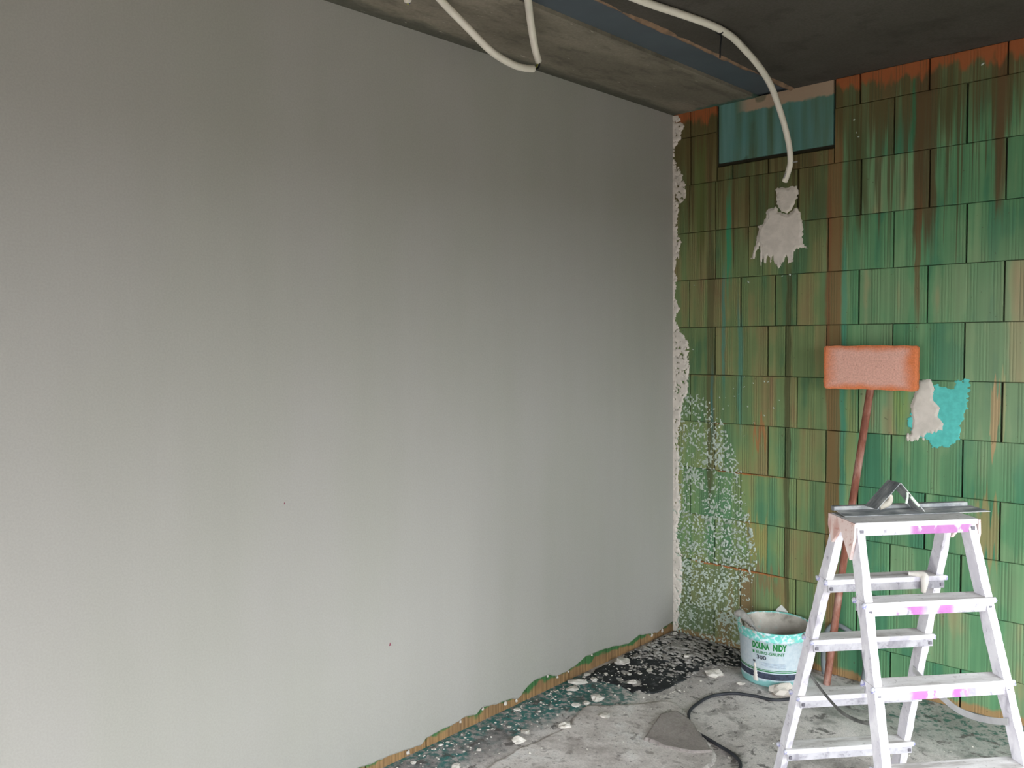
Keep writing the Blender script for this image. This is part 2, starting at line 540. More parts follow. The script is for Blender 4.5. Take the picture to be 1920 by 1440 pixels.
def mat_pad():
    m = Mat('orange_sponge', 0.95, 0, 0.1)
    o = m.obj()
    X, Y, Z = m.xyz(o)
    n = m.noise(o, 9, 4, 0.6)
    n2 = m.noise(o, 140, 2)
    ex = m.math('ABSOLUTE', X)
    ez = m.math('ABSOLUTE', m.math('MULTIPLY', Z, 2.05))
    d = m.math('ADD', m.math('MAXIMUM', ex, ez), m.math('MULTIPLY', m.math('SUBTRACT', n, 0.5), 0.10))
    worn = m.step(d, 0.205, 0.13)
    c = m.mix(worn, 'd07a50', 'd2a293')
    c = m.mix(m.step(m.noise(o, 50, 2), 0.70, 0.74, 0, 0.6), c, '7a4030')
    c = m.mul(c, m.step(n2, 0.3, 0.7, 0.88, 1.1))
    m.color(c)
    m.bump(n2, 0.5, 0.004)
    return m.m


def mat_pole():
    m = Mat('stained_wooden_pole', 0.7)
    o = m.obj()
    X, Y, Z = m.xyz(o)
    n = m.noise(m.scale(o, (6, 6, 1.6)), 4.0, 4, 0.6)
    n2 = m.noise(m.scale(o, (1, 1, 0.3)), 90, 3)
    c = m.ramp(n, [(0.30, '6b3f33'), (0.45, '84503f'), (0.6, 'a0766a'), (0.75, 'b59a90')])
    c = m.mix(m.step(n2, 0.55, 0.7, 0, 0.5), c, '5c362c')
    m.color(c)
    m.bump(n2, 0.3, 0.003)
    return m.m


def mat_steel():
    m = Mat('smeared_steel', 0.5, 0.1, 0.5)
    o = m.obj()
    n = m.noise(m.scale(o, (14, 40, 14)), 1.0, 4, 0.6)
    c = m.ramp(n, [(0.3, '5c6064'), (0.45, '7f8285'), (0.58, 'a5a6a6'), (0.70, 'c8c6c3')])
    m.color(c)
    m.link(m.step(n, 0.4, 0.7, 0.45, 0.8), m.b.inputs['Roughness'])
    return m.m


def mat_sheet():
    m = Mat('dusty_floor_membrane', 0.9, 0, 0.15)
    p = m.pos()
    n = m.noise(p, 5.5, 5, 0.62)
    n2 = m.noise(p, 24, 4, 0.6)
    n3 = m.noise(p, 120, 2)
    c = m.ramp(n, [(0.3, 'aba29d'), (0.42, 'c9c0bc'), (0.55, 'dbd3cf'), (0.7, 'e6e2e0')])
    c = m.mix(m.step(n2, 0.55, 0.68, 0, 0.7), c, '968d89')
    c = m.mix(m.step(m.noise(p, 60, 3), 0.62, 0.70, 0, 0.7), c, '5f5a57')
    c = m.mul(c, m.step(n3, 0.3, 0.7, 0.9, 1.1))
    m.color(c)
    m.bump(n2, 0.5, 0.008)
    return m.m


MT = dict(
    plaster=mat_plaster(), lump=mat_lump(), smear=mat_lump('smeared_plaster', 'cfc6bd', 'c2bab1'),
    flake=mat_lump('grey_plaster_flakes', 'aba6a1', '8e8a86'), splat=mat_lump('plaster_splatter', 'b4bdb3', '9ba698'),
    brick=mat_brick(), strip=mat_strip_brick(), board=mat_board(),
    joint=simple('joint_mortar', '2e2a1e', 0.95, world_space=True),
    soffit=mat_soffit(),
    slab=mat_concrete('dark_slab_concrete', '4a4640', '423e38', '36322d', 1.4, (1, 1, 1), 0.5),
    steelstrip=simple('grey_painted_steel', '4b5359', 0.6, 0.0, 0.08, 4, world_space=True),
    grit=mat_lump('dusty_mortar_ridge', '8a6f5a', '6f5c4c'),
    floor=mat_floor(), otherwall=simple('raw_grey_wall', '9a948a', 0.85, 0, 0.05, 3, world_space=True),
    ground=simple('outside_ground', '3f3a30', 0.95, 0, 0.1, 0.6, world_space=True),
    conduit=simple('white_conduit', 'd6cfc2', 0.55, 0, 0.04, 20),
    tie=simple('black_plastic', '17171a', 0.5), wirey=simple('yellow_green_wire', '9a9a3a', 0.5),
    wireb=simple('blue_wire', '35407a', 0.5), wiregrey=simple('grey_cable_sheath', '8d8b88', 0.5),
    pad=mat_pad(), pole=mat_pole(), backplate=simple('pale_backing_board', 'b9b2a6', 0.8),
    leg=mat_ladder('plaster_spattered_leg', 'e2dfe4', 'd2ced6', '8f8a96', (0.58, 0.70)),
    lip=mat_ladder('plaster_spattered_lip', 'c2bec6', 'aeaab2', '77727d', (0.54, 0.66), [(-0.10, -0.02), (0.02, 0.07)]),
    liptop=mat_ladder('plaster_spattered_platform_lip', 'c8c4ca', 'b6b2ba', '85808a', (0.56, 0.66), [(-0.02, 0.17)]),
    lipback=mat_ladder('grey_ladder_channel', 'b4b1b6', 'a3a0a6', '75727a', (0.52, 0.64)),
    tread=mat_tread(), cap=mat_ladder('blue_white_end_cap', 'cfcfd8', 'bdbccb', '5558b8', (0.56, 0.62)),
    bracket=mat_ladder('rust_speckled_bracket', 'ecdcd8', 'e2cbc5', 'b87a6a', (0.54, 0.64)),
    rubber=simple('grey_rubber', '3c3a3c', 0.8), bolt=simple('dull_bolt', '6d6a72', 0.5, 0.5),
    steel=mat_steel(), drop=simple('white_paint_drop', 'd9e6d8', 0.6),
    bucket=mat_bucket(), inner=mat_inner(), lgreen=simple('green_print', '1f7a3c', 0.5, 0, 0.15, 80),
    lblack=simple('dark_print', '3a3f4a', 0.5), lnavy=simple('navy_band_print', '3b4152', 0.5, 0, 0.35, 60),
    lgrey=simple('pale_grey_print', 'a9b6c4', 0.5, 0, 0.2, 90),
    hose=simple('pale_grey_strap', 'b4b3b4', 0.5, 0, 0.15, 14), darkhose=simple('dark_grey_hose', '6c7173', 0.5, 0, 0.15, 14), cable=simple('black_cable', '34353a', 0.55, 0, 0.2, 20),
    thincable=simple('scuffed_grey_cable', '5c5c59', 0.5, 0, 0.5, 14),
    sheet=mat_sheet(), felt=mat_concrete('grey_felt_underside', '9a918d', 'a89f9b', '857c79', 6.0, (1, 1, 1), 0.4),
    foil=mat_concrete('black_bitumen_sheet', '2b2c2e', '36393a', '68686a', 5.0, (1, 1, 1), 0.6),
    shard=simple('white_shard', 'd5d4d0', 0.8), mark=simple('reddish_chip', '7a3a4a', 0.8),
    glassframe=simple('white_window_frame', 'cfcfcc', 0.5),
)


# ------------------------------------------------------------------ mesh helpers
def link_mesh(name, verts, faces, mats, parent=None, fmat=None, smooth=False, loc=None):
    me = bpy.data.meshes.new(name)
    me.from_pydata([tuple(v) for v in verts], [], [tuple(f) for f in faces])
    if not isinstance(mats, (list, tuple)):
        mats = [mats]
    for mm in mats:
        me.materials.append(mm)
    if fmat is not None:
        me.polygons.foreach_set('material_index', fmat)
    if smooth:
        me.polygons.foreach_set('use_smooth', [True] * len(me.polygons))
    me.update()
    o = bpy.data.objects.new(name, me)
    col.objects.link(o)
    if loc is not None:
        o.location = loc
    if parent is not None:
        o.parent = parent
    return o


def tag(o, label=None, cat=None, group=None, kind=None):
    if label:
        o['label'] = label
    if cat:
        o['category'] = cat
    if group:
        o['group'] = group
    if kind:
        o['kind'] = kind
    return o


def empty(name, loc=(0, 0, 0), rz=0.0):
    o = bpy.data.objects.new(name, None)
    o.location = loc
    o.rotation_euler = (0, 0, rz)
    o.empty_display_size = 0.05
    col.objects.link(o)
    return o


def box_data(x0, x1, y0, y1, z0, z1):
    v = [(x0, y0, z0), (x1, y0, z0), (x1, y1, z0), (x0, y1, z0), (x0, y0, z1), (x1, y0, z1), (x1, y1, z1), (x0, y1, z1)]
    f = [(0, 3, 2, 1), (4, 5, 6, 7), (0, 1, 5, 4), (1, 2, 6, 5), (2, 3, 7, 6), (3, 0, 4, 7)]
    return v, f


def box(name, b, mat, parent=None, bevel=0.0, loc=None):
    v, f = box_data(*b)
    if not bevel:
        return link_mesh(name, v, f, mat, parent, loc=loc)
    bm = bmesh.new()
    bv = [bm.verts.new(p) for p in v]
    for q in f:
        bm.faces.new([bv[i] for i in q])
    bmesh.ops.bevel(bm, geom=bm.edges[:], offset=bevel, segments=2, affect='EDGES', profile=0.6)
    return bm_obj(name, bm, mat, parent, loc=loc)


def bm_obj(name, bm, mats, parent=None, smooth=False, loc=None):
    bmesh.ops.recalc_face_normals(bm, faces=bm.faces[:])
    me = bpy.data.meshes.new(name)
    bm.to_mesh(me)
    bm.free()
    if not isinstance(mats, (list, tuple)):
        mats = [mats]
    for mm in mats:
        me.materials.append(mm)
    if smooth:
        me.polygons.foreach_set('use_smooth', [True] * len(me.polygons))
    o = bpy.data.objects.new(name, me)
    col.objects.link(o)
    if loc is not None:
        o.location = loc
    if parent is not None:
        o.parent = parent
    return o


def catmull(pts, n=12):
    P = [Vector(p) for p in pts]
    P = [P[0] * 2 - P[1]] + P + [P[-1] * 2 - P[-2]]
    out = []
    for i in range(1, len(P) - 2):
        a, b, c, d = P[i - 1], P[i], P[i + 1], P[i + 2]
        for k in range(n):
            t = k / n
            out.append(0.5 * ((2 * b) + (c - a) * t + (2 * a - 5 * b + 4 * c - d) * t * t + (3 * b - a - 3 * c + d) * t ** 3))
    out.append(P[-2])
    return out


def tube(name, pts, r, mat, parent=None, seg=12, n=12, radii=None, flat=1.0, hollow=0.0):
    C = catmull(pts, n)
    verts, faces = [], []
    prev = None
    for i, c in enumerate(C):
        t = (C[min(i + 1, len(C) - 1)] - C[max(i - 1, 0)]).normalized()
        if prev is None:
            ref = Vector((0, 0, 1)) if abs(t.z) < 0.9 else Vector((1, 0, 0))
            a = t.cross(ref).normalized()
        else:
            a = (prev - t * prev.dot(t)).normalized()
        prev = a
        b = t.cross(a)
        rr = r if radii is None else radii(i / (len(C) - 1))
        for k in range(seg):
            an = 2 * math.pi * k / seg
            verts.append(c + a * (math.cos(an) * rr) + b * (math.sin(an) * rr * flat))
    m = len(C)
    for i in range(m - 1):
        for k in range(seg):
            faces.append((i * seg + k, i * seg + (k + 1) % seg, (i + 1) * seg + (k + 1) % seg, (i + 1) * seg + k))
    if hollow:
        # open ends with a wall thickness: an inner ring pushed a little way in
        for end in (0, m - 1):
            s = end * seg
            inn = len(verts)
            cc = C[end]
            for k in range(seg):
                verts.append(cc + (verts[s + k] - cc) * hollow)
            deep = len(verts)
            t = (C[1] - C[0]).normalized() if end == 0 else (C[-2] - C[-1]).normalized()
            for k in range(seg):
                verts.append(cc + (verts[s + k] - cc) * hollow + t * r * 3)
            for k in range(seg):
                q = (k + 1) % seg
                faces.append((s + k, s + q, inn + q, inn + k))
                faces.append((inn + k, inn + q, deep + q, deep + k))
            faces.append(tuple(range(deep, deep + seg)))
    else:
        faces.append(tuple(range(seg)))
        faces.append(tuple(range((m - 1) * seg, m * seg)))
    return link_mesh(name, verts, faces, mat, parent, smooth=True)


def lathe(name, prof, mat, parent=None, seg=64, center=(0, 0, 0), closed=False, cap0=True, cap1=True):
    v, f = [], []
    for (r, z) in prof:
        for k in range(seg):
            a = 2 * math.pi * k / seg
            v.append((center[0] + r * math.cos(a), center[1] + r * math.sin(a), center[2] + z))
    m = len(prof)
    for i in range(m - 1 + (1 if closed else 0)):
        j = (i + 1) % m
        for k in range(seg):
            q = (k + 1) % seg
            f.append((i * seg + k, i * seg + q, j * seg + q, j * seg + k))
    if not closed:
        if cap0 and prof[0][0] > 1e-6:
            f.append(tuple(range(seg))[::-1])
        if cap1 and prof[-1][0] > 1e-6:
            f.append(tuple(range((m - 1) * seg, m * seg)))
    return link_mesh(name, v, f, mat, parent, smooth=True)


# numpy value noise ----------------------------------------------------------
def _hash(ix, iy, seed):
    h = (ix.astype(np.int64) * 374761393 + iy.astype(np.int64) * 668265263 + seed * 974634777) & 0x7fffffff
    h = ((h ^ (h >> 13)) * 1274126177) & 0x7fffffff
    return ((h ^ (h >> 16)) & 0xffff) / 65535.0


def vnoise(x, y, seed=0):
    ix, iy = np.floor(x), np.floor(y)
    fx, fy = x - ix, y - iy
    fx = fx * fx * (3 - 2 * fx)
    fy = fy * fy * (3 - 2 * fy)
    a, b = _hash(ix, iy, seed), _hash(ix + 1, iy, seed)
    c, d = _hash(ix, iy + 1, seed), _hash(ix + 1, iy + 1, seed)
    return (a * (1 - fx) + b * fx) * (1 - fy) + (c * (1 - fx) + d * fx) * fy


def fbm(x, y, seed=0, oct=4):
    s, a, t = 0, 0.5, 0
    for i in range(oct):
        s = s + a * vnoise(x, y, seed + i * 17)
        t += a
        x, y, a = x * 2.03, y * 2.03, a * 0.5
    return s / t


def sd_poly(X, Y, P):
    P = np.array(P, float)
    d = np.full(X.shape, 1e9)
    s = np.ones(X.shape)
    n = len(P)
    for i in range(n):
        j = (i - 1) % n
        e = P[j] - P[i]
        wx, wy = X - P[i, 0], Y - P[i, 1]
        t = np.clip((wx * e[0] + wy * e[1]) / (e @ e), 0, 1)
        d = np.minimum(d, (wx - e[0] * t) ** 2 + (wy - e[1] * t) ** 2)
        c1, c2, c3 = Y >= P[i, 1], Y < P[j, 1], e[0] * wy > e[1] * wx
        s = np.where((c1 & c2 & c3) | (~c1 & ~c2 & ~c3), -s, s)
    return s * np.sqrt(d)


def relief(name, bounds, res, hfun, place, mat, parent=None, smooth=True):
    """raised patch: hfun(A, B) gives a height, only what rises above 0 is meshed; place(a, b, h) -> point arrays"""
    a0, a1, b0, b1 = bounds
    A, B = np.meshgrid(np.arange(a0, a1 + res, res), np.arange(b0, b1 + res, res), indexing='ij')
    Hh = hfun(A, B)
    up_ = Hh > 0
    cell = up_[:-1, :-1] | up_[1:, :-1] | up_[:-1, 1:] | up_[1:, 1:]
    Hc = np.maximum(Hh, -0.0025)
    nx, ny = A.shape
    idx = np.arange(nx * ny).reshape(nx, ny)
    q = np.stack([idx[:-1, :-1][cell], idx[1:, :-1][cell], idx[1:, 1:][cell], idx[:-1, 1:][cell]], -1)
    used, inv = np.unique(q, return_inverse=True)
    px, py, pz = place(A.ravel()[used], B.ravel()[used], Hc.ravel()[used])
    V = np.stack([px, py, pz], -1)
    F = inv.reshape(-1, 4)
    return link_mesh(name, V.tolist(), F.tolist(), mat, parent, smooth=smooth)


on_back = lambda a, b, h: (a, -h, b)                 # x, z on the brick wall
on_floor = lambda a, b, h: (a, b, h)


# ------------------------------------------------------------------ the room
floor = box('floor', (-0.3, ROOM_X + 0.25, ROOM_Y - 0.25, 0.3, -0.15, 0.0), MT['floor'])
tag(floor, kind='structure')
ceil = box('ceiling', (0.655, ROOM_X + 0.25, ROOM_Y - 0.25, 0.3, H, H + 0.2), MT['slab'])
tag(ceil, kind='structure')
sof = box('trim_1', (-0.3, 0.475, ROOM_Y - 0.25, 0.3, H - 0.004, H + 0.2), MT['soffit'])
tag(sof, 'rough grey concrete beam soffit along the plastered wall', kind='structure')
stp = box('trim_2', (0.475, 0.655, ROOM_Y - 0.25, 0.3, H + 0.012, H + 0.2), MT['steelstrip'])
tag(stp, 'blue grey painted steel strip between beam and slab', kind='structure')


# crumbling mortar along the steel strip
def ridge(A, B):
    n = fbm(B * 9, A * 40, 3)
    w = -0.002 + 0.024 * fbm(B * 4.1, A * 0, 9)
    return (w - np.abs(A - 0.660 - 0.012 * (fbm(B * 4, B * 0, 5) - 0.5))) * 0.8 + 0.020 * (n - 0.60)


rg = relief('mortar_ridge', (0.60, 0.72, -2.4, 0.0), 0.006, ridge, lambda a, b, h: (a, b, H - np.minimum(h, 0.010)), MT['grit'], stp)
rg['kind'] = 'stuff'

# plastered wall: substrate, its lowest bricks in view, the plaster coat with a torn lower edge
PT = 0.013


def wall_open(name, wl, t0, t1, s0, s1, mat):
    """wall slab with its openings: t0..t1 through the wall, s0..s1 along it"""
    ops = sorted(o[1:] for o in OPEN if o[0] == wl)
    cuts = []
    p = s0
    for a0, a1, zz0, zz1 in ops:
        cuts += [(p, a0, 0, H), (a0, a1, 0, zz0), (a0, a1, zz1, H)]
        p = a1
    cuts.append((p, s1, 0, H))
    V, F = [], []
    for a0, a1, zz0, zz1 in cuts:
        bb = (a0, a1, t0, t1, zz0, zz1) if wl == 'front' else (t0, t1, a0, a1, zz0, zz1)
        v, f = box_data(*bb)
        b = len(V)
        V += v
        F += [tuple(i + b for i in q) for q in f]
    return tag(link_mesh(name, V, F, mat), kind='structure')


wall_left = wall_open('wall_left', 'left', -0.3, -PT - 0.012, ROOM_Y - 0.25, 0.3, MT['joint'])
COAT0 = max([o[2] for o in OPEN if o[0] == 'left'] + [ROOM_Y])
yy = 0.0
for i in range(11):
    y1 = yy
    yy -= 0.297
    box('brick', (-0.06, -PT, yy + 0.003, y1 - 0.003, 0.0, 0.175), MT['strip'], wall_left, 0.0015)
PB = [(-6.3, 0.03), (-3.4, 0.04), (-2.9, 0.05), (-2.5, 0.035), (-2.2, 0.05), (-1.921, 0.037), (-1.819, 0.021), (-1.791, 0.043), (-1.691, 0.049), (-1.647, 0.047), (-1.571, 0.055), (-1.509, 0.045), (-1.477, 0.066), (-1.397, 0.05), (-1.303, 0.043), (-1.245, 0.028), (-1.209, 0.054), (-1.156, 0.074), (-1.045, 0.077), (-0.989, 0.052), (-0.93, 0.05), (-0.851, 0.057), (-0.769, 0.08), (-0.706, 0.081), (-0.553, 0.07), (-0.416, 0.049), (-0.321, 0.065), (-0.262, 0.055), (-0.147, 0.033), (-0.069, 0.052), (0.02, 0.06)]
ys = np.concatenate([np.arange(COAT0, -2.4, 0.05), np.arange(-2.4, 0.0, 0.008), [0.0]])
zb = np.interp(ys, [a for a, _ in PB], [b for _, b in PB]) + 0.010 * (fbm(ys * 34, ys * 0, 4) - 0.5)
rows = [0.0, 0.006, 0.02, 0.05, 0.12]
V, F = [], []
for j, y in enumerate(ys):
    flare = 0.006 * max(0.0, vnoise(np.array([y * 16.0]), np.array([0.5]), 8)[0] - 0.45)
    for k, dz in enumerate(rows):
        V.append((-0.002 + (flare if k in (1, 2) else 0) if k else -0.006, y, zb[j] + dz))
    V.append((0.0, y, 0.4))
    V.append((0.0, y, H - 0.002))
    V.append((-PT, y, zb[j]))
nr = len(rows) + 3
for j in range(len(ys) - 1):
    for k in range(nr - 2):
        F.append((j * nr + k, (j + 1) * nr + k, (j + 1) * nr + k + 1, j * nr + k + 1))
    F.append((j * nr + nr - 1, (j + 1) * nr + nr - 1, (j + 1) * nr, j * nr))
coat = link_mesh('plaster_coat', V, F, MT['plaster'], wall_left)

# two small chips in the fresh plaster, little crusts at its torn edge
for (y, z, s) in ((-2.401, 1.084, 0.006), (-1.965, 0.475, 0.010)):
    link_mesh('chip_mark', [(-0.001, y - s, z - s), (-0.001, y + s, z - s), (0.0012, y + s * 0.3, z - s * 0.2), (-0.001, y - s * 0.1, z + s * 1.5)],
              [(0, 1, 2), (1, 3, 2), (3, 0, 2), (0, 3, 1)], MT['mark'], wall_left)


def lump_mesh(sx, sy, sz, seed, rough=0.45, flat=True):
    bm = bmesh.new()
    bmesh.ops.create_icosphere(bm, subdivisions=2, radius=1.0)
    rr = random.Random(seed)
    off = Vector((rr.uniform(0, 50), rr.uniform(0, 50), rr.uniform(0, 50)))
    from mathutils import noise as mn
    for v in bm.verts:
        k = 1 + rough * mn.noise(v.co * 1.6 + off) + rough * 0.5 * mn.noise(v.co * 4 + off)
        v.co = v.co * k
        v.co.x *= sx
        v.co.y *= sy
        v.co.z *= sz
        if flat:
            v.co.z = max(v.co.z, -sz * 0.35) + sz * 0.35
    return bm


for i, (y, w) in enumerate([(-1.60, 0.012), (-1.47, 0.014), (-1.33, 0.02), (-1.26, 0.016), (-1.05, 0.012), (-0.98, 0.012), (-0.90, 0.01), (-0.72, 0.01), (-1.88, 0.02), (-0.10, 0.02), (-0.2, 0.015)]):
    bm = lump_mesh(0.004, w * 0.45, w * 0.7, 60 + i, 0.8)
    z = float(np.interp(y, [a for a, _ in PB], [b for _, b in PB]))
    bm_obj('plaster_crust', bm, MT['smear'], wall_left, True, loc=(-PT + 0.006, y, max(0.0, z - w)))

# brick wall --------------------------------------------------------------
wall_back = box('wall_back', (-0.3, ROOM_X + 0.25, 0.020, 0.3, 0.0, H), MT['joint'])
tag(wall_back, kind='structure')
Z0, D = 1.6769, 0.25
zl = [0.0] + [Z0 + k * D for k in range(-6, 5)] + [H]
odd = [-0.19, 0.104, 0.401, 0.700, 0.996, 1.293, 1.588, 1.886, 2.183, 2.48]
even = [-0.045, 0.251, 0.548, 0.640, 0.845, 1.146, 1.441, 1.738, 2.035, 2.332, 2.62]
cours = {c: (odd if c % 2 else even) for c in range(12)}
cours[0] = [-0.045, 0.251, 0.548, 0.845, 1.153, 1.448, 1.745, 2.042, 2.339, 2.62]
cours[7] = [-0.19, 0.099, 0.397, 0.585, 0.695, 0.994, 1.290, 1.587, 1.885, 2.182, 2.48]
cours[8] = [-0.045, 0.254, 0.438, 0.518, 0.847, 1.145, 1.441, 1.738, 2.035, 2.332, 2.62]
cours[9] = [-0.19, 0.101, 0.253, 0.445, 0.697, 0.999, 1.292, 1.585, 1.884, 2.18, 2.48]
cours[10] = [-0.045, 0.108, 0.260, 0.350, 0.546, 0.874, 1.141, 1.435, 1.733, 2.03, 2.33, 2.62]
cours[11] = [-0.19, 0.106, 0.260, 0.874, 0.99, 1.285, 1.584, 1.88, 2.18, 2.48]
PATCH = (0.271, 0.866, 2.516)
rb = random.Random(5)


def brick_mesh(w, h, d, ch, jit):
    # box with a chamfered, slightly uneven front edge; origin at the middle of the front face
    x, z = w / 2, h / 2
    j = lambda: rb.uniform(-jit, jit)
    fr = [(-x + ch + j(), 0, -z + ch + j()), (x - ch + j(), 0, -z + ch + j()), (x - ch + j(), 0, z - ch + j()), (-x + ch + j(), 0, z - ch + j())]
    md = [(-x, ch, -z), (x, ch, -z), (x, ch, z), (-x, ch, z)]
    bk = [(-x, d, -z), (x, d, -z), (x, d, z), (-x, d, z)]
    v = fr + md + bk
    f = [(0, 1, 2, 3)]
    for k in range(4):
        q = (k + 1) % 4
        f.append((k + 4, q + 4, q, k))
        f.append((k + 8, q + 8, q + 4, k + 4))
    return v, f


for c in range(12):
    xs = cours[c]
    for a, b in zip(xs[:-1], xs[1:]):
        z0, z1 = zl[c], zl[c + 1]
        if a >= 0.25 and b <= 0.88:
            if c == 11:
                continue
            if c == 10:
                z1 = PATCH[2] - 0.019
        gx = rb.choice((0.0045, 0.006, 0.0085)) + (0.0015 if a > 0.9 else 0)
        gz = 0.0022
        v, f = brick_mesh(b - a - gx, z1 - z0 - gz, 0.05, 0.0022, 0.0007)
        proud = rb.uniform(0.0, 0.004)
        o = link_mesh('brick', v, f, MT['brick'], wall_back, loc=((a + b) / 2, proud, (z0 + z1) / 2))
rest = box('brickwork', (2.62, ROOM_X, 0.004, 0.03, 0.0, H), MT['brick'], wall_back)
board = box('board', (PATCH[0], PATCH[1], 0.007, 0.03, PATCH[2], H), MT['board'], wall_back, 0.001)
board['label'] = 'teal primed board set into the bricks under the ceiling'

# plaster left on the bricks beside the corner
EDGE = [(0.026, 2.807), (0.069, 2.744), (0.049, 2.678), (0.01, 2.642), (0.006, 2.573), (0.043, 2.511), (0.075, 2.437), (0.082, 2.366), (0.042, 2.328), (0.032, 2.287), (0.028, 2.175), (0.052, 2.13), (0.026, 2.033), (0.008, 1.977), (0.022, 1.933), (0.014, 1.833), (0.042, 1.775), (0.012, 1.719), (0.042, 1.661), (0.091, 1.603), (0.101, 1.432), (0.098, 1.346), (0.058, 1.259), (0.042, 1.142), (0.03, 1.054), (0.045, 0.968), (0.03, 0.849), (0.045, 0.705), (0.024, 0.554), (0.058, 0.384), (0.055, 0.265), (0.035, 0.111), (0.028, 0.02)][::-1]


def corner_h(A, B):
    w = np.interp(B, [z for _, z in EDGE], [x for x, _ in EDGE]) - 0.004
    f = w - A + 0.020 * (fbm(A * 60, B * 60, 2) - 0.5) + 0.010 * (vnoise(A * 190, B * 190, 6) - 0.5)
    pit = np.clip(fbm(A * 70 + B * 25, B * 90, 12, 3) - 0.63, 0, 1) * 0.16
    pit = np.where(A > 0.010, pit, pit * 0.2)
    return np.minimum(f * 0.5, 0.004 + 0.003 * fbm(A * 30, B * 30, 7)) - pit


o = relief('plaster_smear', (0.0, 0.14, 0.01, 2.80), 0.0035, corner_h, on_back, MT['smear'], wall_back)
o['label'] = 'ragged edge of plaster left on the bricks beside the corner'

# thrown plaster spatter in the lower corner
SPL = [(0.042, 1.142), (0.075, 1.317), (0.189, 1.307), (0.268, 1.213), (0.33, 1.077), (0.391, 0.944), (0.437, 0.729), (0.483, 0.488), (0.439, 0.285), (0.50, 0.173), (0.44, 0.02), (0.0, 0.0), (0.0, 1.1)]


def splat_h(A, B):
    d = -sd_poly(A, B, SPL)
    # dry sideways strokes low down, round blobs higher up
    lowk = np.clip((1.0 - B) / 0.35, 0, 1)
    blobs = fbm(A * 105, B * 105, 21, 3)
    str_ = fbm(A * 90 + B * 50, B * 105 - A * 55, 31, 3)
    n = blobs * (1 - lowk) + str_ * lowk
    big = fbm(A * 9, B * 9, 41, 2)
    edge = np.clip(d / 0.12, -1, 1)
    thr = 0.635 - 0.05 * edge - 0.26 * (big - 0.5)
    return np.where(d > -0.012, (n - thr) * 0.03, -0.01).clip(-0.01, 0.003)


o = relief('plaster_spatter', (0.0, 0.56, 0.0, 1.36), 0.0026, splat_h, on_back, MT['splat'], wall_back)
o['kind'] = 'stuff'

# flecks on the bricks
fl = [(1388, 722), (1372, 735), (1375, 750), (1428, 716), (1437, 717), (1395, 727), (1458, 753), (1447, 768), (1402, 767), (1433, 782), (1413, 794), (1394, 820), (1352, 752), (1362, 752)]
fx = [(0.42, 1.42), (0.36, 1.36), (0.365, 1.32), (0.53, 1.40), (0.55, 1.40), (0.42, 1.37), (0.61, 1.31), (0.58, 1.27), (0.44, 1.27), (0.53, 1.23), (0.475, 1.19), (0.42, 1.12), (0.28, 1.31), (0.315, 1.31), (0.47, 1.39), (0.30, 1.25), (0.33, 1.27), (0.39, 1.33), (0.965, 2.61), (0.985, 2.53), (0.975, 2.55), (0.44, 1.9), (0.62, 1.92), (0.66, 1.925), (1.49, 2.74), (0.13, 1.9), (0.12, 1.56)]
V, F = [], []
for i, (x, z) in enumerate(fx):
    a = rb.uniform(0, 6.28)
    s = rb.uniform(0.005, 0.010)
    e = rb.uniform(0.4, 0.8)
    b = len(V)
    for k in range(8):
        t = 2 * math.pi * k / 8
        q = s * (1 + rb.uniform(-0.25, 0.25))
        u, w = q * math.cos(t), q * e * math.sin(t)
        V.append((x + u * math.cos(a) - w * math.sin(a), 0.004, z + u * math.sin(a) + w * math.cos(a)))
    V.append((x, -0.0025, z))
    for k in range(8):
        F.append((b + k, b + (k + 1) % 8, b + 8))
o = link_mesh('plaster_fleck', V, F, MT['splat'], wall_back)
o['kind'] = 'stuff'

# plaster patch under the hanging conduit
CAP = [(0.587, 2.341), (0.595, 2.35), (0.628, 2.343), (0.691, 2.345), (0.695, 2.322), (0.688, 2.267), (0.664, 2.234), (0.645, 2.222), (0.618, 2.230), (0.596, 2.265)]
BODY = [(0.588, 2.258), (0.546, 2.252), (0.534, 2.233), (0.537, 2.212), (0.518, 2.182), (0.492, 2.172), (0.501, 2.158), (0.489, 2.106), (0.458, 2.016), (0.470, 2.028), (0.505, 2.085), (0.512, 2.004), (0.536, 1.984), (0.553, 2.009), (0.570, 1.975), (0.609, 1.968), (0.631, 1.99), (0.674, 1.998), (0.696, 2.037), (0.720, 2.055), (0.743, 2.046), (0.722, 2.090), (0.726, 2.149), (0.712, 2.214), (0.692, 2.240), (0.646, 2.214), (0.601, 2.232)]


def strk(A, B, seed):
    return 0.026 * (fbm(A * 110, B * 9, seed, 3) - 0.5) + 0.010 * (fbm(A * 60, B * 60, seed + 3, 3) - 0.5)


def blob_h(poly, seed, ztail):
    def f(A, B):
        d = -sd_poly(A, B, poly)
        tail = np.clip((ztail - B) / 0.10, 0, 1)
        d = d + strk(A, B, seed) * (0.25 + tail * 2.6) - 0.006 * tail + 0.016 * (fbm(A * 80, B * 80, seed, 3) - 0.5)
        return np.minimum(d * 0.4, 0.0035 + 0.0035 * fbm(A * 24, B * 24, seed + 9))
    return f


pp = empty('plaster_patch', (0.6, -0.001, 2.0))
tag(pp, 'bell shaped patch of pale plaster on the bricks under the hanging conduit end', 'plaster')
o = relief('patch_cap', (0.56, 0.72, 2.20, 2.37), 0.003, blob_h(CAP, 51, 0), on_back, MT['smear'])
o.parent = pp
o.matrix_parent_inverse = Matrix.Translation((-0.6, 0.001, -2.0))
o = relief('patch_body', (0.44, 0.77, 1.93, 2.28), 0.003, blob_h(BODY, 53, 2.09), on_back, MT['smear'])
o.parent = pp
o.matrix_parent_inverse = Matrix.Translation((-0.6, 0.001, -2.0))

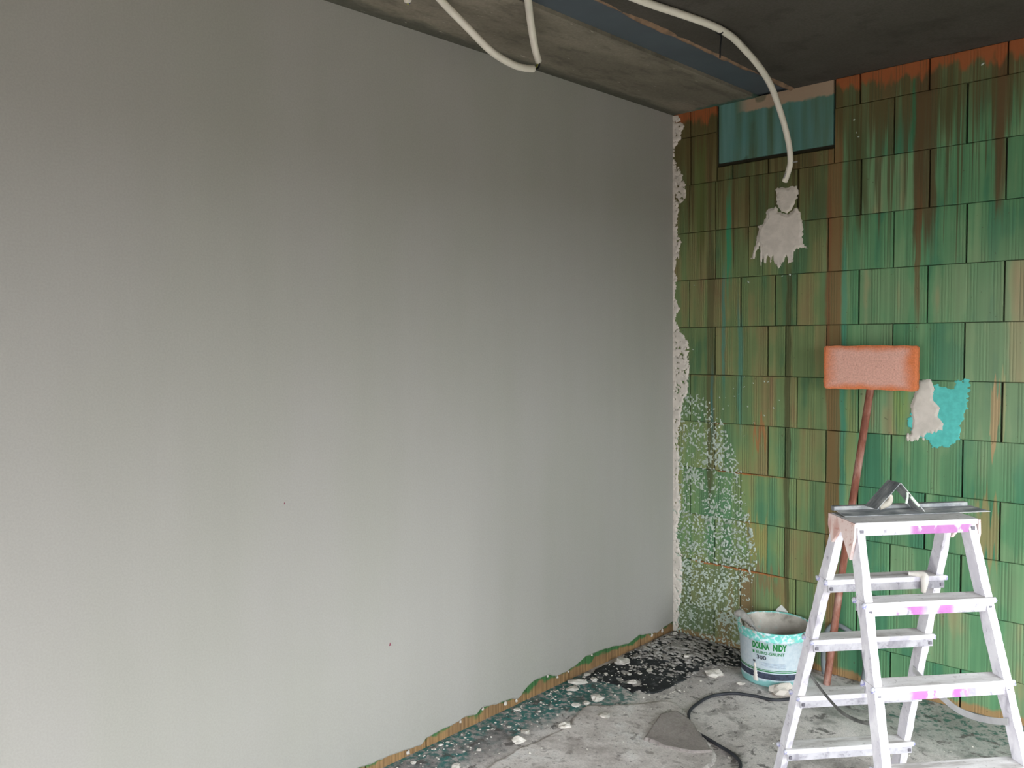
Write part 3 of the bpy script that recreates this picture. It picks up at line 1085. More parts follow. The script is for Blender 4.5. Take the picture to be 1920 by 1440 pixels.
GREY = [(1.262, 1.426), (1.31, 1.428), (1.326, 1.389), (1.322, 1.342), (1.355, 1.309), (1.341, 1.273), (1.367, 1.24), (1.359, 1.209), (1.292, 1.188), (1.263, 1.162), (1.202, 1.16), (1.231, 1.195), (1.235, 1.243), (1.23, 1.314), (1.247, 1.374)]
TEAL = [(1.317, 1.423), (1.343, 1.394), (1.407, 1.387), (1.413, 1.424), (1.458, 1.438), (1.465, 1.382), (1.454, 1.325), (1.434, 1.255), (1.435, 1.198), (1.421, 1.174), (1.379, 1.141), (1.321, 1.141), (1.307, 1.165), (1.281, 1.171), (1.276, 1.194), (1.231, 1.2), (1.224, 1.266), (1.322, 1.365)]
pp = empty('plaster_patch', (1.32, -0.001, 1.2))
tag(pp, 'plaster patch with bright turquoise primer on the bricks beside the orange sponge', 'plaster')
mteal = simple('bright_turquoise_primer', '56b8b0', 0.6, 0, 0.10, 40, world_space=True)


def teal_h(A, B):
    d = -sd_poly(A, B, TEAL) + 0.036 * (fbm(A * 50, B * 90, 73, 3) - 0.5)
    return np.minimum(d * 0.4, 0.0012)


def grey_h(A, B):
    d = -sd_poly(A, B, GREY)
    tail = np.clip((1.24 - B) / 0.06, 0, 1)
    d = d + strk(A, B, 61) * tail * 1.6 + 0.008 * (fbm(A * 70, B * 70, 66, 3) - 0.5)
    return np.minimum(d * 0.5, 0.004 + 0.003 * fbm(A * 24, B * 24, 67))


for nm, hf, mm in (('primer_coat', teal_h, mteal), ('plaster_coat', grey_h, MT['smear'])):
    o = relief(nm, (1.18, 1.49, 1.12, 1.46), 0.003, hf, on_back, mm)
    o.parent = pp
    o.matrix_parent_inverse = Matrix.Translation((-1.32, 0.001, -1.2))

# the rest of the room: right wall and the window wall behind the camera
wall_open('wall_right', 'right', ROOM_X, ROOM_X + 0.25, ROOM_Y - 0.25, 0.3, MT['otherwall'])  # unseen wall, its window added to light the plastered wall opposite
wall_open('wall_front', 'front', ROOM_Y - 0.25, ROOM_Y, -0.3, ROOM_X + 0.25, MT['otherwall'])
for i, (wl, a0, a1, zz0, zz1) in enumerate(OPEN, 1):
    t = {'front': ROOM_Y - 0.13, 'left': -0.13, 'right': ROOM_X + 0.13}[wl]
    fb = lambda a, b, c, d: (a, b, t - 0.03, t + 0.03, c, d) if wl == 'front' else (t - 0.03, t + 0.03, a, b, c, d)
    win = tag(box('window_%d' % i, fb(a0, a1, zz0, zz0 + 0.06), MT['glassframe']), kind='structure')
    am = (a0 + a1) / 2
    for q in ((a0, a1, zz1 - 0.06, zz1), (a0, a0 + 0.06, zz0 + 0.06, zz1 - 0.06), (a1 - 0.06, a1, zz0 + 0.06, zz1 - 0.06), (am - 0.04, am + 0.04, zz0 + 0.06, zz1 - 0.06)):
        box('window_frame', fb(*q), MT['glassframe'], win)
for k, bb in enumerate(((-60, 60, -80, ROOM_Y - 0.26, -0.6, -0.5), (-60, -0.31, ROOM_Y - 0.26, 40, -0.6, -0.5), (ROOM_X + 0.26, 60, ROOM_Y - 0.26, 40, -0.6, -0.5))):
    tag(box('ground', bb, MT['ground']), kind='structure')


# ------------------------------------------------------------------ ladder
LX, LY, LYAW, LW, LTP, LSP, LFL, LS, LTD = 1.6273, -1.2676, 0.8647, 0.3795, 0.0781, 0.3311, 0.049, 0.2165, 0.0687
LZ = 5 * LS
lad = empty('step_ladder', (LX, LY, 0), LYAW)
tag(lad, 'white plaster spattered double sided step ladder with a top platform', 'ladder')
h0 = LW / 2


def prism_between(name, p0, p1, du, dv, mat, parent, wob=0.0):
    """upright of section du x dv from p0 to p1, cut level at both ends, with plaster-thick wobbly faces"""
    V, F = [], []
    n = 26
    rr = random.Random(hash((round(p0[0], 3), round(p0[1], 3))) & 0xffff)
    for i in range(n + 1):
        t = i / n
        c = [p0[k] + (p1[k] - p0[k]) * t for k in range(3)]
        for (a, b) in ((-1, -1), (-0.55, -1.06), (0.55, -1.06), (1, -1), (1, 1), (0.55, 1.06), (-0.55, 1.06), (-1, 1)):
            V.append((c[0] + a * du / 2 + rr.uniform(-wob, wob), c[1] + b * dv / 2 + rr.uniform(-wob, wob), c[2]))
    for i in range(n):
        for k in range(8):
            q = (k + 1) % 8
            F.append((i * 8 + k, i * 8 + q, (i + 1) * 8 + q, (i + 1) * 8 + k))
    F.append(tuple(range(8))[::-1])
    F.append(tuple(range(n * 8, n * 8 + 8)))
    return link_mesh(name, V, F, mat, parent)


def uhalf(z):
    return h0 + LFL * (LZ - z)


for sv in (-1, 1):
    for su in (-1, 1):
        zt_ = LZ - 0.012
        vt = sv * (LTP - LTD / 2)
        vb = sv * (LTP + LSP * LZ - LTD / 2)
        p0 = (su * (uhalf(0) - 0.017), vb, 0.018)
        p1 = (su * (uhalf(zt_) - 0.017), vt + sv * LSP * 0.012, zt_)
        lg = prism_between('leg', p0, p1, 0.024, 0.047, MT['leg'], lad, 0.0014)
        box('rubber_foot', (p0[0] - 0.016, p0[0] + 0.016, p0[1] - 0.03, p0[1] + 0.03, 0.0, 0.03), MT['rubber'], lg, 0.004)
    for i in range(1, 5):
        z = LZ - i * LS
        hh = uhalf(z) - 0.003
        va = sv * (LTP + LSP * i * LS)
        vb = va - sv * LTD
        v0, v1 = min(va, vb), max(va, vb)
        v, f = box_data(-hh, hh, v0, v1, z - 0.016, z)
        tr = box('tread', (-hh, hh, v0, v1, z - 0.016, z), [MT['leg'], MT['tread']], lad, 0.003)
        for pgn in tr.data.polygons:
            if pgn.normal.z > 0.8:
                pgn.material_index = 1
        near = MT['lip'] if sv < 0 else MT['lipback']
        box('tread_lip', (-hh + 0.004, hh - 0.004, v0 + 0.003, v0 + 0.008, z - 0.040, z - 0.015), near, tr, 0.001)
        box('tread_lip', (-hh + 0.004, hh - 0.004, v1 - 0.008, v1 - 0.003, z - 0.040, z - 0.015), MT['lipback'], tr, 0.001)
        for su in (-1, 1):
            for vv in (v0 - 0.001, v1 - 0.015):
                bm = lump_mesh(0.007, 0.008, 0.009, rb.randint(0, 999), 0.5, False)
                bm_obj('end_cap', bm, MT['cap'], tr, True, loc=(su * (hh + 0.002), vv + 0.008, z - 0.009))
            box('bolt', (su * (hh - 0.014) - 0.005, su * (hh - 0.014) + 0.005, v0 - 0.001, v0 + 0.004, z - 0.033, z - 0.023), MT['bolt'], tr, 0.0012)

plat = box('platform', (-h0 - 0.003, h0 + 0.003, -LTP, LTP, LZ - 0.016, LZ), [MT['leg'], MT['tread']], lad, 0.004)
for pgn in plat.data.polygons:
    if pgn.normal.z > 0.8:
        pgn.material_index = 1
for v0 in (-LTP + 0.002, LTP - 0.007):
    box('platform_lip', (-h0 + 0.004, h0 - 0.004, v0, v0 + 0.005, LZ - 0.040, LZ - 0.015), MT['liptop'], plat, 0.001)
for su in (-1, 1):
    box('bolt', (su * (h0 - 0.016) - 0.006, su * (h0 - 0.016) + 0.006, -LTP - 0.002, -LTP + 0.004, LZ - 0.034, LZ - 0.022), MT['bolt'], plat, 0.0012)
    pl = [(-LTP - 0.002, 0.0), (LTP + 0.002, 0.0), (LTP + 0.002, -0.035), (0.052, -0.085), (0.002, -0.034), (-0.060, -0.112), (-LTP - 0.002, -0.042)]
    ua, ub = su * (h0 + 0.001), su * (h0 + 0.007)
    V = [(ua, a, LZ - 0.002 + b) for a, b in pl] + [(ub - su * -0.004 * (-b / 0.1), a, LZ - 0.002 + b) for a, b in pl]
    n = len(pl)
    F = [tuple(range(n)), tuple(range(n, 2 * n))] + [(k, (k + 1) % n, n + (k + 1) % n, n + k) for k in range(n)]
    link_mesh('hinge_bracket', V, F, MT['bracket'], lad)
# flat limiter straps sagging between the front and rear legs
def strap(pts, hgt, thick, mat):
    C = catmull(pts, 10)
    V, F = [], []
    for c_ in C:
        for du, dz in ((-thick, -hgt), (thick, -hgt), (thick, hgt), (-thick, hgt)):
            V.append((c_.x + du / 2, c_.y, c_.z + dz / 2))
    for i in range(len(C) - 1):
        for k in range(4):
            q = (k + 1) % 4
            F.append((i * 4 + k, i * 4 + q, i * 4 + 4 + q, i * 4 + 4 + k))
    F += [(3, 2, 1, 0), tuple(range(len(V) - 4, len(V)))]
    return link_mesh('limiter_strap', V, F, mat, lad)


for su, hgt in ((-1, 0.010), (1, 0.020)):
    zz_ = [(0.235, 0.515), (0.17, 0.500), (0.09, 0.486), (0.0, 0.480), (-0.09, 0.496), (-0.17, 0.522), (-0.232, 0.548)]
    strap([(su * (uhalf(z_) - 0.032), v_, z_ - (0.012 if su > 0 else 0)) for v_, z_ in zz_], hgt, 0.003, MT['hose'] if su > 0 else MT['thincable'])
# run of plaster hanging over the topmost rear tread
z = LZ - LS
tube('plaster_run', [(0.085, LTP + LSP * LS - 0.045, z + 0.004), (0.118, LTP + LSP * LS - 0.066, z + 0.004), (0.122, LTP + LSP * LS - LTD - 0.004, z - 0.012), (0.118, LTP + LSP * LS - LTD - 0.004, z - 0.05)], 0.010, MT['lump'], lad, 8, 6, lambda t: 0.007 + 0.006 * math.sin(t * 3.1))


def lw(u, v, z):
    c, s = math.cos(LYAW), math.sin(LYAW)
    return (LX + c * u - s * v, LY + s * u + c * v, z)


# long smoothing blade lying across the platform
sb = empty('smoothing_blade', lw(0.0, 0.045, LZ), LYAW)
tag(sb, 'long steel smoothing blade lying across the top of the ladder', 'tool')
bm = bmesh.new()
L0, L1 = -0.185, 0.285
V = []
for (v_, z_) in ((-0.045, 0.0015), (0.020, 0.010)):
    V.append((L0, v_, z_))
    V.append((L1 if v_ < 0 else L1 - 0.03, v_, z_))
vv = [bm.verts.new(p) for p in (V[0], V[1], V[3], V[2])]
f_ = bm.faces.new(vv)
ext = bmesh.ops.extrude_face_region(bm, geom=[f_])
for e in ext['geom']:
    if isinstance(e, bmesh.types.BMVert):
        e.co.z += 0.0018
bm_obj('blade', bm, MT['steel'], sb)
box('spine', (L0 - 0.005, L1 - 0.035, 0.012, 0.034, 0.006, 0.022), MT['steel'], sb, 0.004)
box('grip', (L0 + 0.02, L1 - 0.08, 0.034, 0.040, 0.0, 0.020), MT['backplate'], sb, 0.002)

# inside-corner trowel standing like a tent on the blade
ct = empty('corner_trowel', lw(-0.02, 0.015, LZ + 0.003), LYAW + 0.10)
tag(ct, 'small bent steel corner trowel standing like a tent on the ladder top', 'tool')


def plate(name, a, b, l0, l1, th, mat, parent):
    """plate spanning a->b in (u, z), from l0 to l1 along v"""
    d = Vector((b[0] - a[0], b[1] - a[1]))
    nrm = Vector((-d.y, d.x)).normalized() * th
    V = []
    for l in (l0, l1):
        V += [(a[0], l, a[1]), (b[0], l, b[1]), (b[0] + nrm.x, l, b[1] + nrm.y), (a[0] + nrm.x, l, a[1] + nrm.y)]
    F = [(0, 1, 2, 3), (7, 6, 5, 4), (0, 4, 5, 1), (1, 5, 6, 2), (2, 6, 7, 3), (3, 7, 4, 0)]
    return link_mesh(name, V, F, mat, parent)


pa = plate('blade', (-0.078, 0.022), (0.0, 0.098), -0.030, 0.030, 0.002, MT['steel'], ct)
pb_ = plate('blade', (0.0, 0.098), (0.084, 0.006), -0.030, 0.030, 0.002, MT['steel'], ct)
tube('handle', [(-0.028, 0.0, 0.066), (-0.014, 0.0, 0.050), (-0.022, 0.0, 0.034), (-0.045, 0.01, 0.022)], 0.011, MT['backplate'], ct, 10, 6, lambda t: 0.008 + 0.004 * t)
tube('paint_drip', [(0.022, -0.0315, 0.070), (0.022, -0.0315, 0.055), (0.018, -0.0315, 0.036)], 0.0035, MT['drop'], pb_, 6, 4)
tube('paint_drip', [(0.032, -0.0315, 0.058), (0.050, -0.0315, 0.038), (0.062, -0.0315, 0.026)], 0.0042, MT['drop'], pb_, 6, 4)

# ------------------------------------------------------------------ sponge board on a pole
sp = empty('sponge_on_pole', (0.914, -0.124, 0))
tag(sp, 'rectangular orange sponge pad on a reddish wooden pole leaning against the bricks', 'tool')
o = tube('pole', [(0, 0, 0.0), (0.075, 0.03, 0.69), (0.162, 0.055, 1.37), (0.170, 0.058, 1.44)], 0.0165, MT['pole'], sp, 14, 14)
bm = bmesh.new()
bmesh.ops.create_grid(bm, x_segments=40, y_segments=18, size=1.0)
from mathutils import noise as mn
for v in bm.verts:
    x, y = v.co.x, v.co.y
    # rounded, slightly wavy outline
    px_, pz_ = x * 0.206, y * 0.0985
    e = max(abs(x), abs(y))
    px_ += 0.004 * mn.noise(Vector((y * 4, 3.1, 0))) * abs(x)
    pz_ += 0.004 * mn.noise(Vector((x * 4, 7.7, 0))) * abs(y)
    cx, cz = abs(x) * 0.206, abs(y) * 0.0985
    R_ = 0.014
    if cx > 0.206 - R_ and cz > 0.0985 - R_:
        dx, dz = cx - (0.206 - R_), cz - (0.0985 - R_)
        m_ = max(dx, dz)
        l_ = math.hypot(dx, dz)
        if l_ > 1e-9:
            k_ = m_ / l_
            px_ = math.copysign(0.206 - R_ + dx * k_, x)
            pz_ = math.copysign(0.0985 - R_ + dz * k_, y)
    v.co = (px_, 0.0016 * mn.noise(Vector((x * 9, y * 5, 1))) + (0.004 if e > 0.97 else 0), pz_)
ext = bmesh.ops.extrude_face_region(bm, geom=bm.faces[:])
for e in ext['geom']:
    if isinstance(e, bmesh.types.BMVert):
        e.co.y = 0.026
PADC = Vector((1.080, -0.098, 1.4815))
o = bm_obj('sponge_pad', bm, MT['pad'], sp, False, loc=PADC - Vector((0.914, -0.124, 0)))
bp = box('backing_plate', (-0.200, 0.203, 0.026, 0.034, -0.096, 0.092), MT['backplate'], sp, 0.002, loc=PADC - Vector((0.914, -0.124, 0)))

# ------------------------------------------------------------------ bucket
BX, BY = 0.690, -0.197
bk = empty('bucket', (BX, BY, 0))
tag(bk, 'white plastic primer bucket smeared with turquoise and dried plaster', 'bucket')
RB, RT, BH = 0.152, 0.166, 0.262


def brad(z):
    return RB + (RT - RB) * z / BH


wall = lathe('body', [(RB - 0.012, 0.0), (RB - 0.003, 0.002), (RB, 0.008), (brad(0.215), 0.215), (brad(0.215) + 0.006, 0.218), (brad(0.225) + 0.007, 0.226), (brad(0.23) + 0.004, 0.230), (RT + 0.006, 0.252), (RT + 0.008, 0.258), (RT + 0.005, 0.262), (RT - 0.001, 0.2615), (RT - 0.004, 0.256)], MT['bucket'], bk, 72, cap1=False)
inner = lathe('inside', [(RT - 0.0035, 0.2585), (brad(0.2) - 0.006, 0.20), (brad(0.11) - 0.007, 0.10), (brad(0.1) - 0.03, 0.045), (0.06, 0.04), (0.0, 0.042)], MT['inner'], bk, 56, cap0=False)
CA = math.radians(-63.9)          # direction of the room from the bucket


def ring_print(name, z0, z1, a0, a1, mat, parent, lift=0.0012):
    V, F = [], []
    n = 40
    for i in range(n + 1):
        a = a0 + (a1 - a0) * i / n
        for z in (z0, z1):
            r = brad(z) + lift
            V.append((r * math.cos(a), r * math.sin(a), z))
    for i in range(n):
        F.append((2 * i, 2 * i + 2, 2 * i + 3, 2 * i + 1))
    return link_mesh(name, V, F, mat, parent, smooth=True)


ring_print('navy_band', 0.040, 0.069, CA - 2.2, CA + 2.2, MT['lnavy'], wall)
ring_print('green_band', 0.075, 0.080, CA - 2.2, CA + 2.2, MT['lgreen'], wall)
ring_print('green_band', 0.083, 0.0855, CA - 2.2, CA + 2.2, MT['lgreen'], wall)


def wrap_text(name, body, width, height, z, a_left, mat, parent, bold=0.0):
    cu = bpy.data.curves.new('lettering', 'FONT')
    cu.body = body
    cu.size = 1.0
    cu.offset = bold
    cu.resolution_u = 3
    to = bpy.data.objects.new('lettering_tmp', cu)
    col.objects.link(to)
    bpy.context.view_layer.update()
    dg = bpy.context.evaluated_depsgraph_get()
    me = bpy.data.meshes.new_from_object(to.evaluated_get(dg))
    bpy.data.objects.remove(to)
    bpy.data.curves.remove(cu)
    bm = bmesh.new()
    bm.from_mesh(me)
    bpy.data.meshes.remove(me)
    bmesh.ops.triangulate(bm, faces=bm.faces[:])
    xs = [v.co.x for v in bm.verts]
    ysv = [v.co.y for v in bm.verts]
    ax, bx_, ay, by_ = min(xs), max(xs), min(ysv), max(ysv)
    for _ in range(2):
        long = [e for e in bm.edges if abs(e.verts[0].co.x - e.verts[1].co.x) / (bx_ - ax) * width > 0.008]
        if long:
            bmesh.ops.subdivide_edges(bm, edges=long, cuts=1)
    for v in bm.verts:
        u = (v.co.x - ax) / (bx_ - ax) * width
        zz = z + (v.co.y - ay) / (by_ - ay) * height
        r = brad(zz) + 0.0014
        a = a_left + u / r
        v.co = (r * math.cos(a), r * math.sin(a), zz)
    bmesh.ops.triangulate(bm, faces=bm.faces[:])
    me = bpy.data.meshes.new(name)
    bm.to_mesh(me)
    bm.free()
    me.materials.append(mat)
    o = bpy.data.objects.new(name, me)
    col.objects.link(o)
    o.parent = parent
    return o


AL = CA - math.radians(37)
wrap_text('lettering', 'DOLINA', 0.083, 0.032, 0.180, AL, MT['lgreen'], wall, 0.055)
wrap_text('lettering', 'NIDY', 0.062, 0.032, 0.180, AL + 0.098 / 0.162, MT['lgreen'], wall, 0.055)
wrap_text('lettering', 'EURO-GRUNT', 0.130, 0.0145, 0.157, AL + 0.020 / 0.161, MT['lgreen'], wall, 0.015)
ring_print('square_mark', 0.157, 0.169, AL + 0.0, AL + 0.010 / 0.161, MT['lgreen'], wall)
wrap_text('lettering', '300', 0.046, 0.0195, 0.131, AL + 0.021 / 0.160, MT['lblack'], wall, 0.025)
for zz, w0, w1 in ((0.116, 0.04, 0.150), (0.110, 0.045, 0.155), (0.104, 0.042, 0.150), (0.0985, 0.06, 0.155)):
    ring_print('small_print', zz, zz + 0.0035, AL + w0 / 0.16, AL + w1 / 0.16, MT['lgrey'], wall)
ring_print('oval_mark', 0.113, 0.122, AL + 0.000, AL + 0.013 / 0.16, MT['lblack'], wall)
# dried plaster run down the label
V, F = [], []
n = 22
for i in range(n + 1):
    t = i / n
    z = 0.108 - 0.085 * t
    wd = 0.004 + 0.010 * t + 0.002 * math.sin(i * 1.9)
    ac = AL + 0.010 / 0.16 + 0.02 * t
    for s, l in ((-1, 0.0005), (-0.5, 0.004), (0.5, 0.0045), (1, 0.0005)):
        r = brad(z) + l + 0.0012
        a = ac + s * wd / 0.16
        V.append((r * math.cos(a), r * math.sin(a), z))
for i in range(n):
    for k in range(3):
        F.append((i * 4 + k, (i + 1) * 4 + k, (i + 1) * 4 + k + 1, i * 4 + k + 1))
link_mesh('plaster_run', V, F, MT['lump'], wall, smooth=True)

# handle of a tool left in the bucket, on the rim towards the plastered wall
th = empty('trowel_in_bucket', (BX - 0.155, BY - 0.015, 0.20))
tag(th, 'plaster caked trowel handle resting on the bucket rim', 'tool')
tube('handle', [(-0.035, -0.005, 0.066), (-0.015, -0.008, 0.074), (0.02, -0.012, 0.060), (0.055, -0.016, 0.034)], 0.018, MT['flake'], th, 12, 8, lambda t: 0.012 + 0.008 * math.sin(min(1, t + 0.12) * 2.7))
tube('shank', [(0.05, -0.016, 0.038), (0.085, -0.02, 0.005), (0.10, -0.02, -0.06)], 0.006, MT['steel'], th, 8, 6)

# white scrap leaning on the bricks behind the bucket
sh = link_mesh('plasterboard_scrap', [(0.575, -0.036, 0.0), (0.700, -0.036, 0.0), (0.700, -0.016, 0.20), (0.662, -0.010, 0.262), (0.630, -0.008, 0.288), (0.606, -0.010, 0.262), (0.590, -0.016, 0.20)] + [(0.575, -0.028, 0.0), (0.700, -0.028, 0.0), (0.700, -0.009, 0.20), (0.662, -0.003, 0.262), (0.630, -0.001, 0.288), (0.606, -0.003, 0.262), (0.590, -0.009, 0.20)],
               [tuple(range(7)), tuple(range(13, 6, -1))] + [(k, k + 7, (k + 1) % 7 + 7, (k + 1) % 7) for k in range(7)], MT['shard'])
tag(sh, 'pointed white board scrap standing against the bricks behind the bucket', 'scrap')

# short length of hose looped up against the bricks between bucket and pole
o = tube('grey_hose', [(0.868, -0.045, 0.0125), (0.858, -0.034, 0.10), (0.866, -0.026, 0.20), (0.900, -0.020, 0.252), (0.955, -0.020, 0.248), (1.02, -0.018, 0.20), (1.05, -0.020, 0.11), (1.045, -0.030, 0.0125)], 0.0115, MT['darkhose'], None, 12, 8)
tag(o, 'short dark grey hose looped up against the bricks between bucket and pole', 'hose')

# black cable looped on the floor
o = tube('black_cable', [(1.20, -0.20, 0.007), (0.991, -0.222, 0.007), (0.835, -0.445, 0.007), (0.74, -0.478, 0.007), (0.655, -0.515, 0.007), (0.595, -0.60, 0.007), (0.585, -0.70, 0.007), (0.608, -0.827, 0.007), (0.701, -0.944, 0.007), (0.824, -0.990, 0.007), (0.955, -1.045, 0.010), (1.01, -1.15, 0.010), (0.99, -1.40, 0.012), (0.9, -1.7, 0.012)], 0.0068, MT['cable'], None, 10, 10)
tag(o, 'black cable lying in a wide loop on the concrete floor', 'cable')

# ------------------------------------------------------------------ things lying on the floor
SHEET = [(0.231, -1.061), (0.397, -0.89), (0.466, -0.783), (0.516, -0.783), (0.619, -0.852), (0.740, -0.955), (0.869, -1.063), (0.897, -1.12), (0.905, -1.22), (1.0, -1.50), (1.05, -1.9), (0.80, -2.2), (0.45, -2.1), (0.30, -1.85), (0.27, -1.55), (0.30, -1.30)]


def sheet_h(A, B):
    d = -sd_poly(A, B, SHEET) + 0.018 * (fbm(A * 16, B * 16, 81, 3) - 0.5)
    curl = np.clip(1 - d / 0.05, 0, 1) * np.clip((A - 0.35) / 0.2, 0, 1) * 0.6
    h = 0.0035 + 0.006 * fbm(A * 7, B * 7, 83, 3) + 0.010 * curl * fbm(A * 5, B * 5, 85, 2)
    return np.where(d > 0, h, -0.002)


she = empty('floor_membrane', (0.6, -1.3, 0))
tag(she, 'dusty pale grey protective sheet lying on the floor with a folded corner', 'sheet')
o = relief('sheet', (0.18, 1.1, -2.25, -0.75), 0.008, sheet_h, on_floor, MT['sheet'])
o.parent = she
o.matrix_parent_inverse = Matrix.Translation((-0.6, 1.3, 0))
FLAP = [(0.530, -0.93), (0.566, -1.04), (0.606, -1.158), (0.707, -1.158), (0.807, -1.125), (0.862, -1.068), (0.745, -0.968), (0.64, -0.885), (0.56, -0.86)]


def flap_h(A, B):
    d = -sd_poly(A, B, FLAP) + 0.010 * (fbm(A * 30, B * 30, 91, 3) - 0.5)
    free = np.clip(1 - (-1 * (B + 0.93) * 0.0 + d) / 0.10, 0, 1)
    h = 0.0125 + 0.004 * fbm(A * 11, B * 11, 93, 3) + 0.003 * free
    return np.where(d > 0, h, -0.0)


o = relief('folded_corner', (0.5, 0.9, -1.2, -0.83), 0.006, flap_h, on_floor, MT['felt'])
o.parent = she
o.matrix_parent_inverse = Matrix.Translation((-0.6, 1.3, 0))

FOIL = [(0.03, -0.84), (0.004, -0.70), (0.004, -0.30), (0.02, -0.10), (0.104, -0.035), (0.231, -0.03), (0.415, -0.012), (0.52, -0.06), (0.50, -0.20), (0.40, -0.28), (0.383, -0.423), (0.411, -0.60), (0.386, -0.749), (0.307, -0.804), (0.209, -0.773), (0.12, -0.80)]


def foil_h(A, B):
    d = -sd_poly(A, B, FOIL) + 0.05 * (fbm(A * 14, B * 14, 101, 3) - 0.5)
    hole = fbm(A * 22 + B * 5, B * 22, 103, 3) - 0.66
    h = 0.0025 + 0.007 * np.abs(fbm(A * 12, B * 12, 105, 3) - 0.5) * 2
    return np.where((d > 0) & (hole < 0), h, -0.002)


o = relief('bitumen_sheet', (0.0, 0.56, -0.88, -0.005), 0.006, foil_h, on_floor, MT['foil'])
tag(o, 'crumpled black bitumen sheet in the corner under plaster flakes', 'sheet')


# heap of fine plaster flakes on the sheet in the corner
def flake_h(A, B):
    d = 0.30 - np.hypot((A - 0.13) * 1.05, (B + 0.16) * 0.9)
    n = fbm(A * 50 + B * 20, B * 95, 111, 3)
    thr = 0.66 - 0.15 * np.clip(d / 0.2, -0.6, 1)
    return np.where((A > 0.004) & (B < -0.004), (n - thr) * 0.05, -0.01).clip(-0.01, 0.006)


o = relief('plaster_flakes', (0.0, 0.5, -0.6, -0.004), 0.0045, flake_h, lambda a, b, h: (a, b, np.maximum(h, -0.0015) + 0.007), MT['flake'])
tag(o, 'fine plaster flakes scattered over the black sheet in the corner', 'plaster flakes', kind='stuff')

# small crumbs strewn along the plastered wall: uncountable
V, F = [], []
for i in range(620):
    y = rng.uniform(-2.3, -0.1)
    x = abs(rng.normal(0.0, 0.12)) + 0.006
    if i % 3 == 0:
        y = rng.uniform(-0.85, -0.05)
        x = rng.uniform(0.01, 0.48)
    if i % 7 == 0:
        x, y = rng.uniform(0.2, 1.6), rng.uniform(-1.6, -0.1)
    if math.hypot(x - 0.690, y + 0.197) < 0.19:
        continue
    s = rng.uniform(0.0025, 0.008) * (1.0 if x < 0.6 else 0.6)
    zz = 0.004 if (x < 0.5 and y > -0.85) else (0.006 if 0.25 < x < 0.95 and y < -0.9 else 0.0)
    b = len(V)
    a = rng.uniform(0, 6.28)
    e = rng.uniform(0.4, 1.0)
    for k in range(6):
        t = 2 * math.pi * k / 6
        q = s * rng.uniform(0.7, 1.2)
        u, w = q * math.cos(t), q * e * math.sin(t)
        V.append((max(0.001, x + u * math.cos(a) - w * math.sin(a)), y + u * math.sin(a) + w * math.cos(a), zz))
    V.append((x, y, zz + s * rng.uniform(0.3, 0.7)))
    for k in range(6):
        F.append((b + k, b + (k + 1) % 6, b + 6))
o = link_mesh('plaster_grit', V, F, MT['lump'])
tag(o, 'fine plaster grit strewn over the floor along the plastered wall', 'plaster grit', kind='stuff')

# the crumbs that can be told apart: x, y, width, on the black sheet?
CR = [(0.030, -0.886, 0.081, 0), (0.068, -0.96, 0.055, 0), (0.090, -1.011, 0.024, 0), (0.222, -0.973, 0.067, 0), (0.189, -1.084, 0.04, 0), (0.211, -1.035, 0.033, 0), (0.290, -1.282, 0.054, 2), (0.353, -1.092, 0.046, 2), (0.058, -0.557, 0.080, 1), (0.129, -0.579, 0.016, 1), (0.080, -0.721, 0.021, 1), (0.214, -0.548, 0.034, 1), (0.171, -0.656, 0.023, 1), (0.238, -0.723, 0.045, 1), (0.202, -0.611, 0.021, 1), (0.470, -0.375, 0.085, 0), (0.258, -0.279, 0.041, 1), (0.038, -0.318, 0.033, 1), (0.082, -0.812, 0.041, 0), (0.022, -0.796, 0.031, 1), (0.923, -1.046, 0.019, 0), (0.383, -0.100, 0.019, 1), (0.026, -1.292, 0.031, 0), (0.226, -1.498, 0.065, 0), (0.194, -1.421, 0.038, 0), (0.046, -1.898, 0.023, 0), (0.016, -1.731, 0.017, 0), (0.020, -1.696, 0.015, 0), (0.022, -1.772, 0.021, 0), (0.126, -1.184, 0.016, 0), (0.024, -1.031, 0.015, 0), (0.186, -1.804, 0.037, 0), (0.109, -1.236, 0.016, 0), (0.161, -1.658, 0.021, 0), (0.110, -1.432, 0.018, 0), (0.615, -0.385, 0.035, 0), (0.034, -0.040, 0.041, 1), (0.040, -0.110, 0.046, 1)]
SOLO = {0: 'large thick plaster crumb leaning against the bare brick strip', 3: 'large flat plaster crumb on the teal stained floor',
        8: 'long flat plaster crumb on the black sheet beside the plastered wall', 15: 'broad plaster slab lying between the black sheet and the bucket',
        23: 'broad flat plaster crumb between the teal spill and the dusty sheet', 35: 'small plaster crumb lying against the foot of the bucket',
        20: 'small plaster crumb beside the black cable at the folded sheet corner', 6: 'flat plaster crumb on the edge of the dusty sheet', 7: 'plaster crumb on the dusty sheet near the teal stain'}
for i, (x, y, w, on) in enumerate(CR):
    bm = lump_mesh(w * 0.5, w * (0.34 + 0.2 * ((i * 37 % 10) / 10)), w * (0.16 + 0.1 * ((i * 53 % 10) / 10)), 300 + i, 0.6)
    o = bm_obj('plaster_crumb', bm, MT['lump'], None, False, loc=(max(x, w * 0.5), y, (0.0, 0.004, 0.006)[on]))
    o.rotation_euler = (0, 0, YAW + (i * 1.7 % 3.1) * 0.4)
    if on == 1:
        tag(o, 'pale plaster crumb lying on the black sheet in the corner', 'plaster crumb', 'crumbs on the black sheet')
    elif on == 2:
        tag(o, 'pale plaster crumb stuck on the edge of the dusty floor sheet', 'plaster crumb', 'crumbs on the floor sheet')
    if i in SOLO:
        tag(o, SOLO[i], 'plaster crumb')
    elif on == 0:
        tag(o, 'pale plaster crumb lying on the bare concrete floor', 'plaster crumb', 'crumbs on the concrete floor')
